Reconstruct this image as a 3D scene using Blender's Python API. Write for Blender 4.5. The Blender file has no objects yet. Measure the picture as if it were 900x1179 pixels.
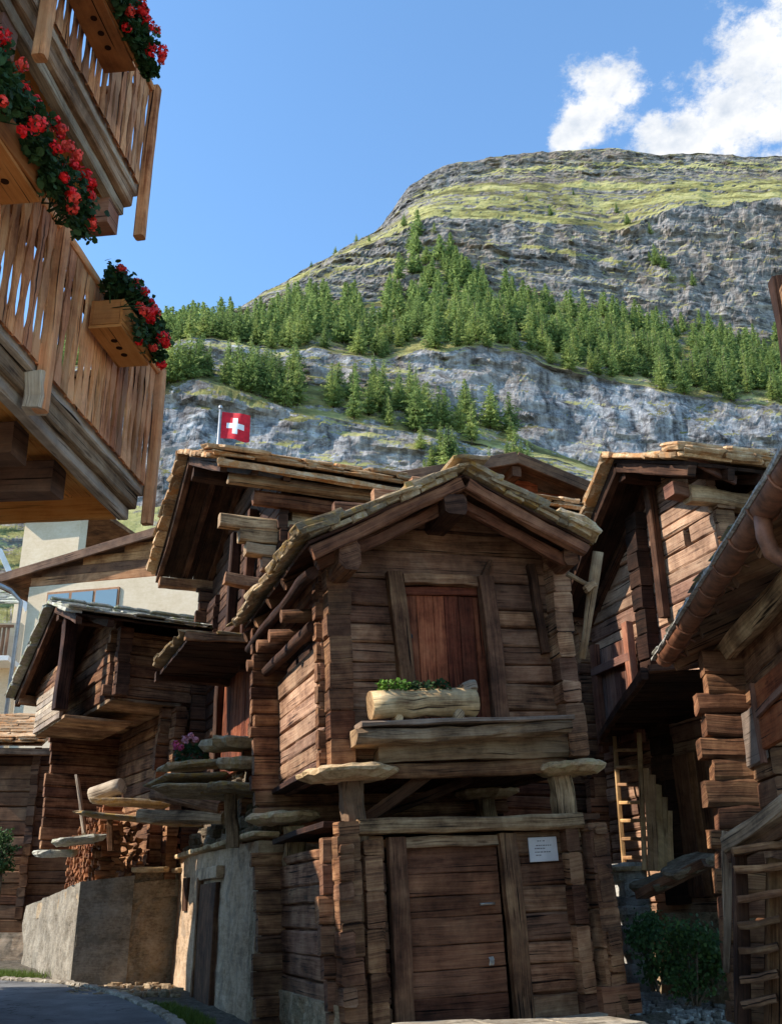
import bpy, math, random
from mathutils import Vector, Matrix, noise
import numpy as np
random.seed(7)
rnd = random.uniform
S = bpy.context.scene
COL = S.collection
RAD = math.radians
V = Vector

# ------------------------------------------------------------------ camera geometry
FPX, CX, CY = 1200.0, 450.0, 589.5
PITCH = RAD(21.4)
CAM = V((0, 0, 1.6))
FW = V((0, math.cos(PITCH), math.sin(PITCH)))
UP = V((0, -math.sin(PITCH), math.cos(PITCH)))
RT = V((1, 0, 0))

def ray(px, py):
    return RT*((px-CX)/FPX) + UP*((CY-py)/FPX) + FW

def at(px, py, Y):
    d = ray(px, py)
    return CAM + d*(Y/d.y)

class Frame:
    """A building's own axes: u along its front, v into its depth, z up."""
    def __init__(s, O, a, r=0.0):
        a, r = RAD(a), RAD(r)
        u = V((math.cos(a), math.sin(a), 0)); Z = V((0, 0, 1))
        s.v = V((-math.sin(a), math.cos(a), 0))
        s.z = Z*math.cos(r) - u*math.sin(r)
        s.u = u*math.cos(r) + Z*math.sin(r)
        s.O = V(O)
    def M(s):
        m = Matrix((s.u, s.v, s.z)).transposed().to_4x4()
        m.translation = s.O
        return m
    def loc(s, p):
        q = V(p)-s.O
        return V((q.dot(s.u), q.dot(s.v), q.dot(s.z)))
    def W(s, x, y, z):
        return s.O + s.u*x + s.v*y + s.z*z
    def onY(s, px, py, y=0.0):
        d = ray(px, py); t = ((s.O-CAM).dot(s.v)+y)/d.dot(s.v)
        return s.loc(CAM+d*t)
    def onX(s, px, py, x=0.0):
        d = ray(px, py); t = ((s.O-CAM).dot(s.u)+x)/d.dot(s.u)
        return s.loc(CAM+d*t)
    def onZ(s, px, py, z=0.0):
        d = ray(px, py); t = ((s.O-CAM).dot(s.z)+z)/d.dot(s.z)
        return s.loc(CAM+d*t)

# ------------------------------------------------------------------ materials
MATS = {}
class NT:
    def __init__(s, name):
        m = bpy.data.materials.new(name); m.use_nodes = True
        s.m = m; s.t = m.node_tree; s.t.nodes.clear()
        MATS[name] = m
    def n(s, typ, **kw):
        nd = s.t.nodes.new(typ)
        for k, v in kw.items():
            if k.startswith('i_'):
                key = k[2:]
                key = int(key) if key.isdigit() else key.replace('_', ' ')
                nd.inputs[key].default_value = v
            else:
                setattr(nd, k, v)
        return nd
    def l(s, a, b):
        s.t.links.new(a, b)
    def ramp(s, fac, stops):
        r = s.n('ShaderNodeValToRGB')
        el = r.color_ramp.elements
        while len(el) > 1: el.remove(el[-1])
        el[0].position = stops[0][0]; el[0].color = (*stops[0][1], 1)
        for p, c in stops[1:]:
            e = el.new(p); e.color = (*c, 1)
        s.l(fac, r.inputs[0])
        return r.outputs[0]
    def math(s, op, a, b=None, c=None):
        m = s.n('ShaderNodeMath', operation=op)
        for i, x in enumerate((a, b, c)):
            if x is None: continue
            if isinstance(x, (int, float)): m.inputs[i].default_value = x
            else: s.l(x, m.inputs[i])
        return m.outputs[0]
    def mix(s, fac, a, b, blend='MIX'):
        m = s.n('ShaderNodeMix', data_type='RGBA', blend_type=blend)
        for sock, x in ((m.inputs[0], fac), (m.inputs[6], a), (m.inputs[7], b)):
            if isinstance(x, (int, float)): sock.default_value = x
            elif isinstance(x, tuple): sock.default_value = (*x, 1)
            else: s.l(x, sock)
        return m.outputs[2]
    def noise(s, vec, scale, detail=4, rough=.6, dist=0.0, dim='3D'):
        nd = s.n('ShaderNodeTexNoise', noise_dimensions=dim)
        nd.inputs['Scale'].default_value = scale; nd.inputs['Detail'].default_value = detail
        nd.inputs['Roughness'].default_value = rough; nd.inputs['Distortion'].default_value = dist
        if vec is not None: s.l(vec, nd.inputs['Vector'])
        return nd.outputs[0]
    def mapped(s, vec, sc):
        m = s.n('ShaderNodeMapping'); m.inputs['Scale'].default_value = sc
        s.l(vec, m.inputs['Vector']); return m.outputs[0]
    def out(s, color, rough=.85, bump=None, bstr=.5, bdist=.01, spec=.25, **kw):
        b = s.n('ShaderNodeBsdfPrincipled')
        if isinstance(color, tuple): b.inputs['Base Color'].default_value = (*color, 1)
        else: s.l(color, b.inputs['Base Color'])
        if isinstance(rough, (int, float)): b.inputs['Roughness'].default_value = rough
        else: s.l(rough, b.inputs['Roughness'])
        b.inputs['Specular IOR Level'].default_value = spec
        for k, v in kw.items(): b.inputs[k.replace('_', ' ')].default_value = v
        if bump is not None:
            bn = s.n('ShaderNodeBump'); bn.inputs['Strength'].default_value = bstr
            bn.inputs['Distance'].default_value = bdist
            s.l(bump, bn.inputs['Height']); s.l(bn.outputs[0], b.inputs['Normal'])
        o = s.n('ShaderNodeOutputMaterial'); s.l(b.outputs[0], o.inputs[0])
        s.b = b
        return s.m

def wood(name, d, m, l, grey=.35, bump=.9, var=.5, greycol=(.26, .23, .2), stain=.85):
    t = NT(name)
    uv = t.n('ShaderNodeUVMap').outputs[0]
    ob = t.n('ShaderNodeTexCoord').outputs['Object']
    grain = t.noise(t.mapped(uv, (2.0, 55, 1)), 1.0, 6, .65, .6)
    streak = t.noise(t.mapped(uv, (.9, 12, 1)), 1.0, 4, .6, .8)
    blot = t.noise(ob, 2.2, 5, .65)
    mixv = t.math('ADD', t.math('MULTIPLY', grain, .34), t.math('ADD', t.math('MULTIPLY', streak, .28), t.math('MULTIPLY', blot, .48)))
    c = t.ramp(mixv, [(.42, d), (.53, m), (.69, l)])
    st_ = t.ramp(t.noise(ob, .9, 7, .7, .4), [(.40, (.42, .38, .36)), (.56, (1, 1, 1))])
    c = t.mix(stain, c, st_, 'MULTIPLY')
    at0 = t.n('ShaderNodeAttribute', attribute_name='tint'); sp0 = t.n('ShaderNodeSeparateColor'); t.l(at0.outputs['Color'], sp0.inputs[0])
    c = t.mix(1.0, c, t.ramp(sp0.outputs[2], [(.1, (.60, .49, .44)), (.5, (1.0, .93, .80)), (.9, (1.06, 1.0, .82))]), 'MULTIPLY')
    at_ = t.n('ShaderNodeAttribute', attribute_name='tint')
    sep = t.n('ShaderNodeSeparateColor'); t.l(at_.outputs['Color'], sep.inputs[0])
    val = t.math('ADD', t.math('MULTIPLY', sep.outputs[0], var*1.3), 1-var*.6)
    cm = t.n('ShaderNodeCombineColor')
    for i in range(3): t.l(val, cm.inputs[i])
    c = t.mix(1.0, c, cm.outputs[0], 'MULTIPLY')
    gfac = t.math('MULTIPLY', t.math('MULTIPLY', sep.outputs[1], grey), t.math('MULTIPLY', blot, 1.6))
    c = t.mix(gfac, c, greycol)
    crack = t.noise(t.mapped(uv, (.7, 26, 1)), 1.0, 3, .5, .3)
    cr = t.ramp(crack, [(.33, (.06, .05, .045)), (.39, (1, 1, 1))])
    c = t.mix(1.0, c, cr, 'MULTIPLY')
    # knots
    vo = t.n('ShaderNodeTexVoronoi', feature='F1'); vo.inputs['Scale'].default_value = 1.0
    t.l(t.mapped(uv, (1.3, 6.5, 1)), vo.inputs['Vector'])
    kn = t.ramp(vo.outputs[0], [(.06, (.35, .3, .28)), (.12, (1, 1, 1))])
    c = t.mix(.8, c, kn, 'MULTIPLY')
    hgt = t.math('ADD', t.math('MULTIPLY', grain, .6), t.math('MULTIPLY', crack, .8))
    return t.out(c, .86, hgt, bump, .014, .18)

wood('wood_dark', (.022, .010, .006), (.21, .100, .056), (.50, .29, .165), .12, greycol=(.33, .21, .14))
wood('wood_black', (.020, .009, .006), (.070, .032, .020), (.18, .09, .055), .15, greycol=(.15, .1, .07))
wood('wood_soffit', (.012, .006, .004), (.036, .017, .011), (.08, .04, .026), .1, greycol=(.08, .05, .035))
wood('wood_front', (.030, .012, .007), (.30, .145, .082), (.60, .37, .235), .15, var=.42, greycol=(.34, .24, .17))
wood('wood_red', (.06, .015, .008), (.255, .072, .036), (.46, .165, .085), .1, greycol=(.3, .18, .11))
wood('wood_door', (.03, .011, .007), (.20, .080, .046), (.38, .18, .105), .15, greycol=(.33, .19, .12))
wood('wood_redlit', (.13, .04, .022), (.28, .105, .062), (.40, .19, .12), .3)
wood('wood_grey', (.17, .12, .085), (.37, .29, .22), (.60, .50, .40), .4, greycol=(.50, .42, .35))
wood('wood_tan', (.045, .024, .014), (.35, .228, .138), (.70, .53, .36), .3, greycol=(.42, .30, .2))
wood('wood_side', (.11, .058, .042), (.40, .245, .178), (.58, .40, .30), .2, greycol=(.3, .22, .18))
wood('wood_orange', (.55, .20, .045), (.86, .40, .105), (.92, .52, .18), .05, .5, .2, stain=.15)
wood('wood_gable', (.15, .06, .025), (.34, .165, .075), (.46, .25, .13), .1, .4)
wood('wood_shutter', (.22, .055, .018), (.52, .16, .055), (.64, .26, .11), .05, .4, .3)
wood('wood_box', (.33, .12, .03), (.50, .20, .055), (.60, .27, .09), .05, .3, .2)
wood('wood_bal', (.26, .080, .032), (.72, .315, .145), (.86, .50, .28), .2, .5, greycol=(.5, .34, .22))
wood('wood_new', (.36, .20, .09), (.66, .42, .22), (.80, .56, .34), .1, .4)
wood('wood_log', (.16, .09, .05), (.58, .41, .24), (.82, .66, .46), .3, greycol=(.42, .38, .33))
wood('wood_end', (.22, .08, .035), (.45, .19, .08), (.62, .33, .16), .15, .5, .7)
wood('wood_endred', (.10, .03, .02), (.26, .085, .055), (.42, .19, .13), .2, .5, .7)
wood('wood_brown', (.08, .037, .020), (.19, .092, .048), (.31, .17, .095), .2, .4)

def stone(name, d, m, l, lichen=None, lf=.5, scale=3.0, bump=.8, bdist=.03, var=.5):
    t = NT(name)
    ob = t.n('ShaderNodeTexCoord').outputs['Object']
    n1 = t.noise(ob, scale, 8, .68); n2 = t.noise(ob, scale*7, 5, .7)
    n3_ = t.noise(t.mapped(ob, (1, 1, 6)), scale*3, 6, .75, .8)
    f = t.math('ADD', t.math('MULTIPLY', n1, .45), t.math('ADD', t.math('MULTIPLY', n2, .25), t.math('MULTIPLY', n3_, .3)))
    c = t.ramp(f, [(.40, d), (.5, m), (.61, l)])
    at_ = t.n('ShaderNodeAttribute', attribute_name='tint')
    sep = t.n('ShaderNodeSeparateColor'); t.l(at_.outputs['Color'], sep.inputs[0])
    val = t.math('ADD', t.math('MULTIPLY', sep.outputs[0], var*1.2), 1-var*.6)
    cm = t.n('ShaderNodeCombineColor')
    for i in range(3): t.l(val, cm.inputs[i])
    c = t.mix(1.0, c, cm.outputs[0], 'MULTIPLY')
    if lichen:
        n3 = t.noise(ob, scale*1.7, 6, .7, 1.0)
        lm = t.ramp(n3, [(.5, (0, 0, 0)), (.6, (1, 1, 1))])
        fac = t.math('MULTIPLY', t.math('MULTIPLY', lm, lf), t.math('ADD', sep.outputs[1], .35))
        c = t.mix(fac, c, lichen)
    return t.out(c, .92, f, bump, bdist, .15)

stone('slab_stone', (.16, .105, .058), (.36, .26, .155), (.54, .43, .28), (.40, .25, .08), .9, 3.0, 1.0, .03, .8)
stone('slab_warm', (.20, .105, .05), (.44, .265, .135), (.64, .46, .28), (.48, .21, .07), .9, 3.0, 1.0, .03, .8)
stone('slab_pale', (.20, .18, .14), (.40, .37, .30), (.58, .55, .46), (.30, .31, .13), .8, 3.0, 1.0, .03, .8)
stone('disc_stone', (.27, .165, .08), (.60, .41, .225), (.80, .60, .38), (.50, .38, .18), .5, 3.5, .9, .025)
stone('plaster_old', (.32, .205, .12), (.64, .44, .28), (.80, .60, .42), (.12, .10, .085), .6, 1.1, .8, .03)
stone('rubble', (.17, .105, .06), (.50, .355, .215), (.72, .56, .38), (.20, .17, .10), .6, 2.4, 1.0, .07)
stone('paving', (.26, .215, .165), (.46, .395, .31), (.62, .55, .44), None, 0, 2.5, .6, .02)
stone('concrete', (.15, .12, .085), (.35, .29, .215), (.52, .45, .35), (.17, .15, .12), .5, 2.0, .9, .03)
stone('pier_stone', (.2, .18, .15), (.42, .4, .36), (.6, .57, .52), None, 0, 5.0, 1.0, .03)
stone('cream_plaster', (.56, .43, .28), (.64, .50, .34), (.70, .57, .41), None, 0, 1.0, .1, .005, .05)
stone('white_plaster', (.62, .60, .55), (.72, .70, .66), (.78, .76, .73), None, 0, 1.0, .1, .005, .05)
stone('soil', (.05, .04, .028), (.13, .105, .078), (.25, .215, .165), (.05, .055, .025), .4, 6.0, 1.0, .04)

stone('slab_dark', (.06, .042, .027), (.17, .122, .08), (.33, .255, .18), (.08, .09, .04), .5, 3.0, 1.0, .03, .6)
def plain(name, col, rough=.5, metal=0.0, spec=.3, var=.15, scale=6.0):
    t = NT(name)
    ob = t.n('ShaderNodeTexCoord').outputs['Object']
    n = t.noise(ob, scale, 5, .65)
    d = tuple(c*(1-var*1.6) for c in col); l = tuple(min(1, c*(1+var)) for c in col)
    c = t.ramp(n, [(.36, d), (.62, l)])
    return t.out(c, rough, n, .15, .004, spec, Metallic=metal)
plain('copper', (.25, .10, .05), .62, .15, .5, .35)
plain('zinc', (.40, .40, .40), .45, .5)
plain('lead_edge', (.46, .43, .38), .7, 0, .3, .35, 18)
plain('flag_red', (.62, .012, .025), .7)
plain('flag_white', (.8, .8, .78), .7, var=.03)
plain('plate', (.62, .56, .53), .5, 0, .3, .06)
plain('ink', (.20, .17, .16), .7, 0, .1)
plain('iron', (.05, .045, .04), .5, .6)
plain('iron_bright', (.42, .38, .33), .4, .8)
plain('dark_hole', (.012, .009, .007), .9, 0, .05)
plain('hole_paint', (.03, .012, .006), .9, 0, .05)
plain('tarp', (.30, .37, .46), .6, 0, .3, .1)
plain('frame_wood', (.30, .13, .05), .5)
plain('green_frame', (.17, .26, .10), .6)
plain('petal_red', (.82, .012, .012), .55, 0, .3, .3, 30)
plain('petal_coral', (.85, .06, .035), .55, 0, .3, .3, 30)
plain('petal_pink', (.72, .10, .24), .55, 0, .3, .3, 30)
plain('petal_palepink', (.78, .36, .42), .55, 0, .3, .3, 30)

t = NT('window_glass')
t.out((.16, .22, .24), .06, None, 0, 0, .8)

def leaf(name, d, l, scale=14.0, trans=.25):
    t = NT(name)
    at_ = t.n('ShaderNodeAttribute', attribute_name='tint')
    sep = t.n('ShaderNodeSeparateColor'); t.l(at_.outputs['Color'], sep.inputs[0])
    oi = t.n('ShaderNodeObjectInfo')
    f = t.math('ADD', t.math('MULTIPLY', sep.outputs[0], .75), t.math('MULTIPLY', oi.outputs['Random'], .25))
    c = t.ramp(f, [(.05, d), (.95, l)])
    b = t.n('ShaderNodeBsdfPrincipled'); t.l(c, b.inputs['Base Color'])
    b.inputs['Roughness'].default_value = .6; b.inputs['Specular IOR Level'].default_value = .2
    tr = t.n('ShaderNodeBsdfTranslucent'); t.l(c, tr.inputs[0])
    mx = t.n('ShaderNodeMixShader'); mx.inputs[0].default_value = trans
    t.l(b.outputs[0], mx.inputs[1]); t.l(tr.outputs[0], mx.inputs[2])
    o = t.n('ShaderNodeOutputMaterial'); t.l(mx.outputs[0], o.inputs[0])
leaf('needles', (.055, .105, .035), (.34, .43, .135), trans=.5)
leaf('needles_larch', (.09, .15, .042), (.48, .54, .17), trans=.5)
leaf('geranium_leaf', (.012, .032, .010), (.05, .10, .028))
leaf('herb_leaf', (.05, .12, .015), (.17, .32, .04))
leaf('bush_leaf', (.018, .045, .014), (.085, .15, .035))
leaf('grass_blade', (.06, .10, .015), (.18, .24, .04))
wood('bark', (.04, .028, .02), (.10, .075, .055), (.2, .16, .12))

# ------------------------------------------------------------------ mesh builder
class MB:
    def __init__(s):
        s.v = []; s.f = []; s.uv = []; s.t = []; s.mi = []; s.sm = []
    def tri(s): return (random.random(), random.random(), random.random())
    def face(s, idx, uvs, tint, mi=0, smooth=False):
        s.f.append(idx); s.uv.append(uvs); s.t.append(tint); s.mi.append(mi); s.sm.append(smooth)
    def beam(s, p0, p1, w, h, up=(0, 0, 1), seg=3, rough=.006, bev=.012, mi=0, w1=None, h1=None, tint=None, mie=None):
        p0, p1 = V(p0), V(p1); d = p1-p0; L = d.length
        if L < 1e-5: return
        d = d/L; up = V(up); side = d.cross(up)
        if side.length < 1e-4: side = d.cross(V((0, 1, 0)))
        side.normalize(); up = side.cross(d).normalized()
        w1 = w if w1 is None else w1; h1 = h if h1 is None else h1
        tint = tint or s.tri(); ou, ov = rnd(0, 50), rnd(0, 50)
        b0 = len(s.v)
        ph = rnd(0, 9)
        for i in range(seg+1):
            t = i/seg; c = p0+d*(L*t); ww = (w+(w1-w)*t)/2; hh = (h+(h1-h)*t)/2; b = min(bev, ww*.6, hh*.6)
            prof = [(-ww+b, -hh), (ww-b, -hh), (ww, -hh+b), (ww, hh-b), (ww-b, hh), (-ww+b, hh), (-ww, hh-b), (-ww, -hh+b)]
            jx, jz = rough*math.sin(ph+t*5)*1.2, rough*math.sin(ph*2+t*4)*1.2
            for (a, z) in prof:
                s.v.append(c+side*(a+jx+rnd(-rough, rough))+up*(z+jz+rnd(-rough, rough)) + (d*rnd(-rough, rough) if i in (0, seg) else V((0,0,0))))
        per = [0, w-2*bev, 0, h-2*bev, 0, w-2*bev, 0, h-2*bev]
        cum = [0]
        lens = [w, bev*1.4, h, bev*1.4, w, bev*1.4, h, bev*1.4]
        for x in lens: cum.append(cum[-1]+x)
        for i in range(seg):
            u0, u1 = ou+L*i/seg, ou+L*(i+1)/seg
            for k in range(8):
                k2 = (k+1) % 8; a = b0+i*8
                s.face((a+k, a+k2, a+8+k2, a+8+k), ((u0, ov+cum[k]), (u0, ov+cum[k+1]), (u1, ov+cum[k+1]), (u1, ov+cum[k])), tint, mi)
        e = mi if mie is None else mie
        for base, rev in ((b0, True), (b0+seg*8, False)):
            ids = [base+k for k in range(8)]
            q = [(-.5, -.5), (.5, -.5), (.5, -.5), (.5, .5), (.5, .5), (-.5, .5), (-.5, .5), (-.5, -.5)]
            uvs = [(ou+x*w*.3, ov+7+z*h) for x, z in q]
            if rev: ids = ids[::-1]; uvs = uvs[::-1]
            s.face(tuple(ids), tuple(uvs), tint, e)
    def tube(s, p0, p1, r0, r1=None, n=10, seg=3, rough=.004, mi=0, tint=None, caps=True, mie=None, smooth=True):
        p0, p1 = V(p0), V(p1); d = p1-p0; L = d.length; d.normalize()
        r1 = r0 if r1 is None else r1
        a = d.orthogonal().normalized(); b = d.cross(a)
        tint = tint or s.tri(); ou, ov = rnd(0, 50), rnd(0, 50); b0 = len(s.v)
        for i in range(seg+1):
            t = i/seg; c = p0+d*L*t; r = r0+(r1-r0)*t
            j = V((rnd(-1, 1), rnd(-1, 1), rnd(-1, 1)))*rough
            for k in range(n):
                g = 2*math.pi*k/n; rr = r+rnd(-rough, rough)
                s.v.append(c+j+(a*math.cos(g)+b*math.sin(g))*rr)
        for i in range(seg):
            for k in range(n):
                k2 = (k+1) % n; q = b0+i*n; u0, u1 = ou+L*i/seg, ou+L*(i+1)/seg
                v0, v1 = ov+2*math.pi*r0*k/n, ov+2*math.pi*r0*(k+1)/n
                s.face((q+k, q+k2, q+n+k2, q+n+k), ((u0, v0), (u0, v1), (u1, v1), (u1, v0)), tint, mi, smooth)
        if caps:
            e = mi if mie is None else mie
            for base, rev in ((b0, True), (b0+seg*n, False)):
                ids = [base+k for k in range(n)]
                uvs = [(ou+math.cos(2*math.pi*k/n)*r0*.6, ov+9+math.sin(2*math.pi*k/n)*r0*3) for k in range(n)]
                if rev: ids = ids[::-1]; uvs = uvs[::-1]
                s.face(tuple(ids), tuple(uvs), tint, e)
    def path(s, pts, r, n=10, mi=0, tint=None, smooth=True, caps=True):
        """a bent pipe through the points"""
        pts = [V(p) for p in pts]; tint = tint or s.tri(); b0 = len(s.v); m = len(pts)
        d0 = (pts[1]-pts[0]).normalized(); a = d0.orthogonal().normalized()
        for i, p in enumerate(pts):
            d = (pts[min(i+1, m-1)]-pts[max(i-1, 0)]).normalized()
            a = (a-d*a.dot(d)).normalized(); b = d.cross(a)
            for k in range(n):
                g = 2*math.pi*k/n
                s.v.append(p+(a*math.cos(g)+b*math.sin(g))*r)
        for i in range(m-1):
            for k in range(n):
                k2 = (k+1) % n; q = b0+i*n
                s.face((q+k, q+k2, q+n+k2, q+n+k), ((i, k), (i, k+1), (i+1, k+1), (i+1, k)), tint, mi, smooth)
        if caps:
            s.face(tuple(b0+k for k in range(n))[::-1], tuple((0, 0) for _ in range(n)), tint, mi)
            s.face(tuple(b0+(m-1)*n+k for k in range(n)), tuple((0, 0) for _ in range(n)), tint, mi)
    def slab(s, c, ex, ey, w, l, th, jit=.06, n=12, mi=0, tint=None, power=.35, bulge=0.0, rim=.93):
        """irregular stone plate: outline in the ex/ey plane, thickness along ex x ey"""
        c = V(c); ex = V(ex).normalized(); ey = V(ey).normalized(); ez = ex.cross(ey).normalized()
        tint = tint or s.tri(); b0 = len(s.v); ph = rnd(0, 6)
        out = []
        for k in range(n):
            g = 2*math.pi*(k+.5)/n; cx, cy = math.cos(g), math.sin(g)
            x = math.copysign(abs(cx)**power, cx)*w/2; y = math.copysign(abs(cy)**power, cy)*l/2
            f = 1+rnd(-jit, jit)*2
            out.append((x*f+rnd(-jit, jit)*.08, y*f+rnd(-jit, jit)*.08))
        for lev, (zz, sc) in enumerate(((-.5, rim), (-.05, .985), (.25, 1.0), (.5, .95 if rim > .8 else .9))):
            for (x, y) in out:
                r_ = rnd(.975, 1.025)
                s.v.append(c+ex*x*sc*r_+ey*y*sc*r_+ez*(zz*th+rnd(-.12, .12)*th))
        for q in range(3):
            for k in range(n):
                k2 = (k+1) % n; a = b0+q*n
                s.face((a+k, a+k2, a+n+k2, a+n+k), ((k*.1, q*.02), (k*.1+.1, q*.02), (k*.1+.1, q*.02+.02), (k*.1, q*.02+.02)), tint, mi)
        for base, rev, bz in ((b0, True, -bulge), (b0+3*n, False, bulge)):
            ci = len(s.v); s.v.append(c+ez*((.5 if not rev else -.5)*th+bz))
            for k in range(n):
                k2 = (k+1) % n
                tri = (base+k, base+k2, ci) if not rev else (base+k2, base+k, ci)
                s.face(tri, ((0, 0), (1, 0), (.5, 1)), tint, mi)
    def patch(s, a, b, c, d, nx, ny, amp, fscale, th, mi=0, seed=0.0, tint=None, smooth=False, caps=True):
        """rough wall between corners a(bottom left) b(bottom right) c(top right) d(top left), displaced outward, thickness th behind"""
        a, b, c, d = V(a), V(b), V(c), V(d)
        nrm = (b-a).cross(d-a).normalized()
        tint = tint or s.tri(); b0 = len(s.v)
        for j in range(ny+1):
            for i in range(nx+1):
                u, v = i/nx, j/ny
                p = (a*(1-u)+b*u)*(1-v)+(d*(1-u)+c*u)*v
                q = p*fscale+V((seed, seed*2, 0))
                h = noise.fractal(q, 1.0, 2.0, 5)*amp + noise.noise(p*fscale*.4+V((seed, 0, 5)))*amp*.8
                s.v.append(p+nrm*h)
        L, H = (b-a).length, (d-a).length
        W_ = nx+1
        for j in range(ny):
            for i in range(nx):
                q = b0+j*W_+i
                s.face((q, q+1, q+1+W_, q+W_), ((L*i/nx, H*j/ny), (L*(i+1)/nx, H*j/ny), (L*(i+1)/nx, H*(j+1)/ny), (L*i/nx, H*(j+1)/ny)), tint, mi, smooth)
        if caps:
            bk = len(s.v)
            ring = [b0+i for i in range(W_)]+[b0+j*W_+nx for j in range(1, ny+1)]+[b0+ny*W_+i for i in range(nx-1, -1, -1)]+[b0+j*W_ for j in range(ny-1, 0, -1)]
            for r in ring: s.v.append(s.v[r]-nrm*th)
            m = len(ring)
            for k in range(m):
                k2 = (k+1) % m
                s.face((ring[k2], ring[k], bk+k, bk+k2), ((0, 0), (.1, 0), (.1, th), (0, th)), tint, mi)
            s.face(tuple(bk+k for k in range(m))[::-1], tuple((0, 0) for _ in range(m)), tint, mi)
    def leaf(s, p, nrm, size, mi=0, tint=None, n=5):
        nrm = V(nrm).normalized(); a = nrm.orthogonal().normalized(); b = nrm.cross(a); g0 = rnd(0, 6.28)
        b0 = len(s.v); tint = tint or s.tri()
        for k in range(n):
            g = g0+2*math.pi*k/n
            s.v.append(V(p)+(a*math.cos(g)+b*math.sin(g))*size*rnd(.7, 1.15)+nrm*rnd(-.15, .15)*size)
        s.face(tuple(range(b0, b0+n)), tuple((0, 0) for _ in range(n)), tint, mi)
    def build(s, name, mats, parent=None, smooth=None):
        me = bpy.data.meshes.new(name)
        nv = len(s.v)
        me.from_pydata([tuple(v) for v in s.v], [], s.f)
        if isinstance(mats, str): mats = [mats]
        for m in mats: me.materials.append(MATS[m])
        uvl = me.uv_layers.new(name='UVMap')
        flat = [c for fu in s.uv for uv_ in fu for c in uv_]
        uvl.data.foreach_set('uv', flat)
        ca = me.color_attributes.new('tint', 'FLOAT_COLOR', 'CORNER')
        fc = []
        for fi, tnt in zip(s.f, s.t): fc.extend((tnt[0], tnt[1], tnt[2], 1.0)*len(fi))
        ca.data.foreach_set('color', fc)
        me.polygons.foreach_set('material_index', s.mi)
        me.polygons.foreach_set('use_smooth', s.sm)
        me.update()
        o = bpy.data.objects.new(name, me); COL.objects.link(o)
        if parent: o.parent = parent
        return o

def tag(o, label=None, cat=None, group=None, kind=None):
    if label: o['label'] = label
    if cat: o['category'] = cat
    if group: o['group'] = group
    if kind: o['kind'] = kind
    return o

def thing(name, label, cat, frame=None, loc=None, group=None):
    o = bpy.data.objects.new(name, None); COL.objects.link(o)
    o.empty_display_size = .2
    if frame is not None: o.matrix_world = frame.M()
    elif loc is not None: o.location = loc
    return tag(o, label, cat, group)

def place(o, frame, p=None, rz=0.0):
    m = frame.M()
    if p is not None: m = m @ Matrix.Translation(V(p)) @ Matrix.Rotation(rz, 4, 'Z')
    o.matrix_world = m
    return o

def logwall(mb, axis, off, a0, a1, z0, z1, th=.14, ext=(0.0, 0.0), holes=(), course=.19, clip=None, mi=0, gap=-.016, sub=.006, extjit=.05, outdir=-1, wob=.012, mats=None):
    """courses of squared logs. axis 'x': logs run along x at y=off; axis 'y': along y at x=off. off is the outer face; outdir the
    outward sign. holes: (lo, hi, zlo, zhi). clip(z)->(lo, hi) trims gable courses."""
    z = z0; k = 0
    while z < z1-.03:
        h = min(course*rnd(.75, 1.3), z1-z)
        if z1-(z+h) < .07: h = z1-z
        lo, hi = a0-ext[0]-(rnd(-extjit, extjit) if ext[0] else 0), a1+ext[1]+(rnd(-extjit, extjit) if ext[1] else 0)
        if clip:
            cl = clip(z+h*.5)
            lo, hi = max(lo, cl[0]), min(hi, cl[1])
        runs = [(lo, hi)]
        for (ha, hb, hz0, hz1) in holes:
            if z+h > hz0+.02 and z < hz1-.02:
                new = []
                for (p, q) in runs:
                    if hb <= p or ha >= q: new.append((p, q)); continue
                    if ha > p: new.append((p, ha))
                    if hb < q: new.append((hb, q))
                runs = new
        j = rnd(-wob, wob)
        c = off-outdir*(th/2)+outdir*j
        for (p, q) in runs:
            if q-p < .03: continue
            P0, P1 = ((p, c, z+h/2), (q, c, z+h/2)) if axis == 'x' else ((c, p, z+h/2), (c, q, z+h/2))
            mb.beam(P0, P1, th, h+gap, (0, 0, 1), max(2, int((q-p)/.35)), sub, .020, mi)
            if q-p > .3:      # backing strip closes the joint, tinted near-black to stand for the gap's shade
                cc = off-outdir*th*.62; e_ = .06
                A0, A1 = ((p+e_, cc, z), (q-e_, cc, z)) if axis == 'x' else ((cc, p+e_, z), (cc, q-e_, z))
                mb.beam(A0, A1, th*.5, .07, (0, 0, 1), 2, .003, .01, mi, tint=(0, 0, 0))
        z += h; k += 1

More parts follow.
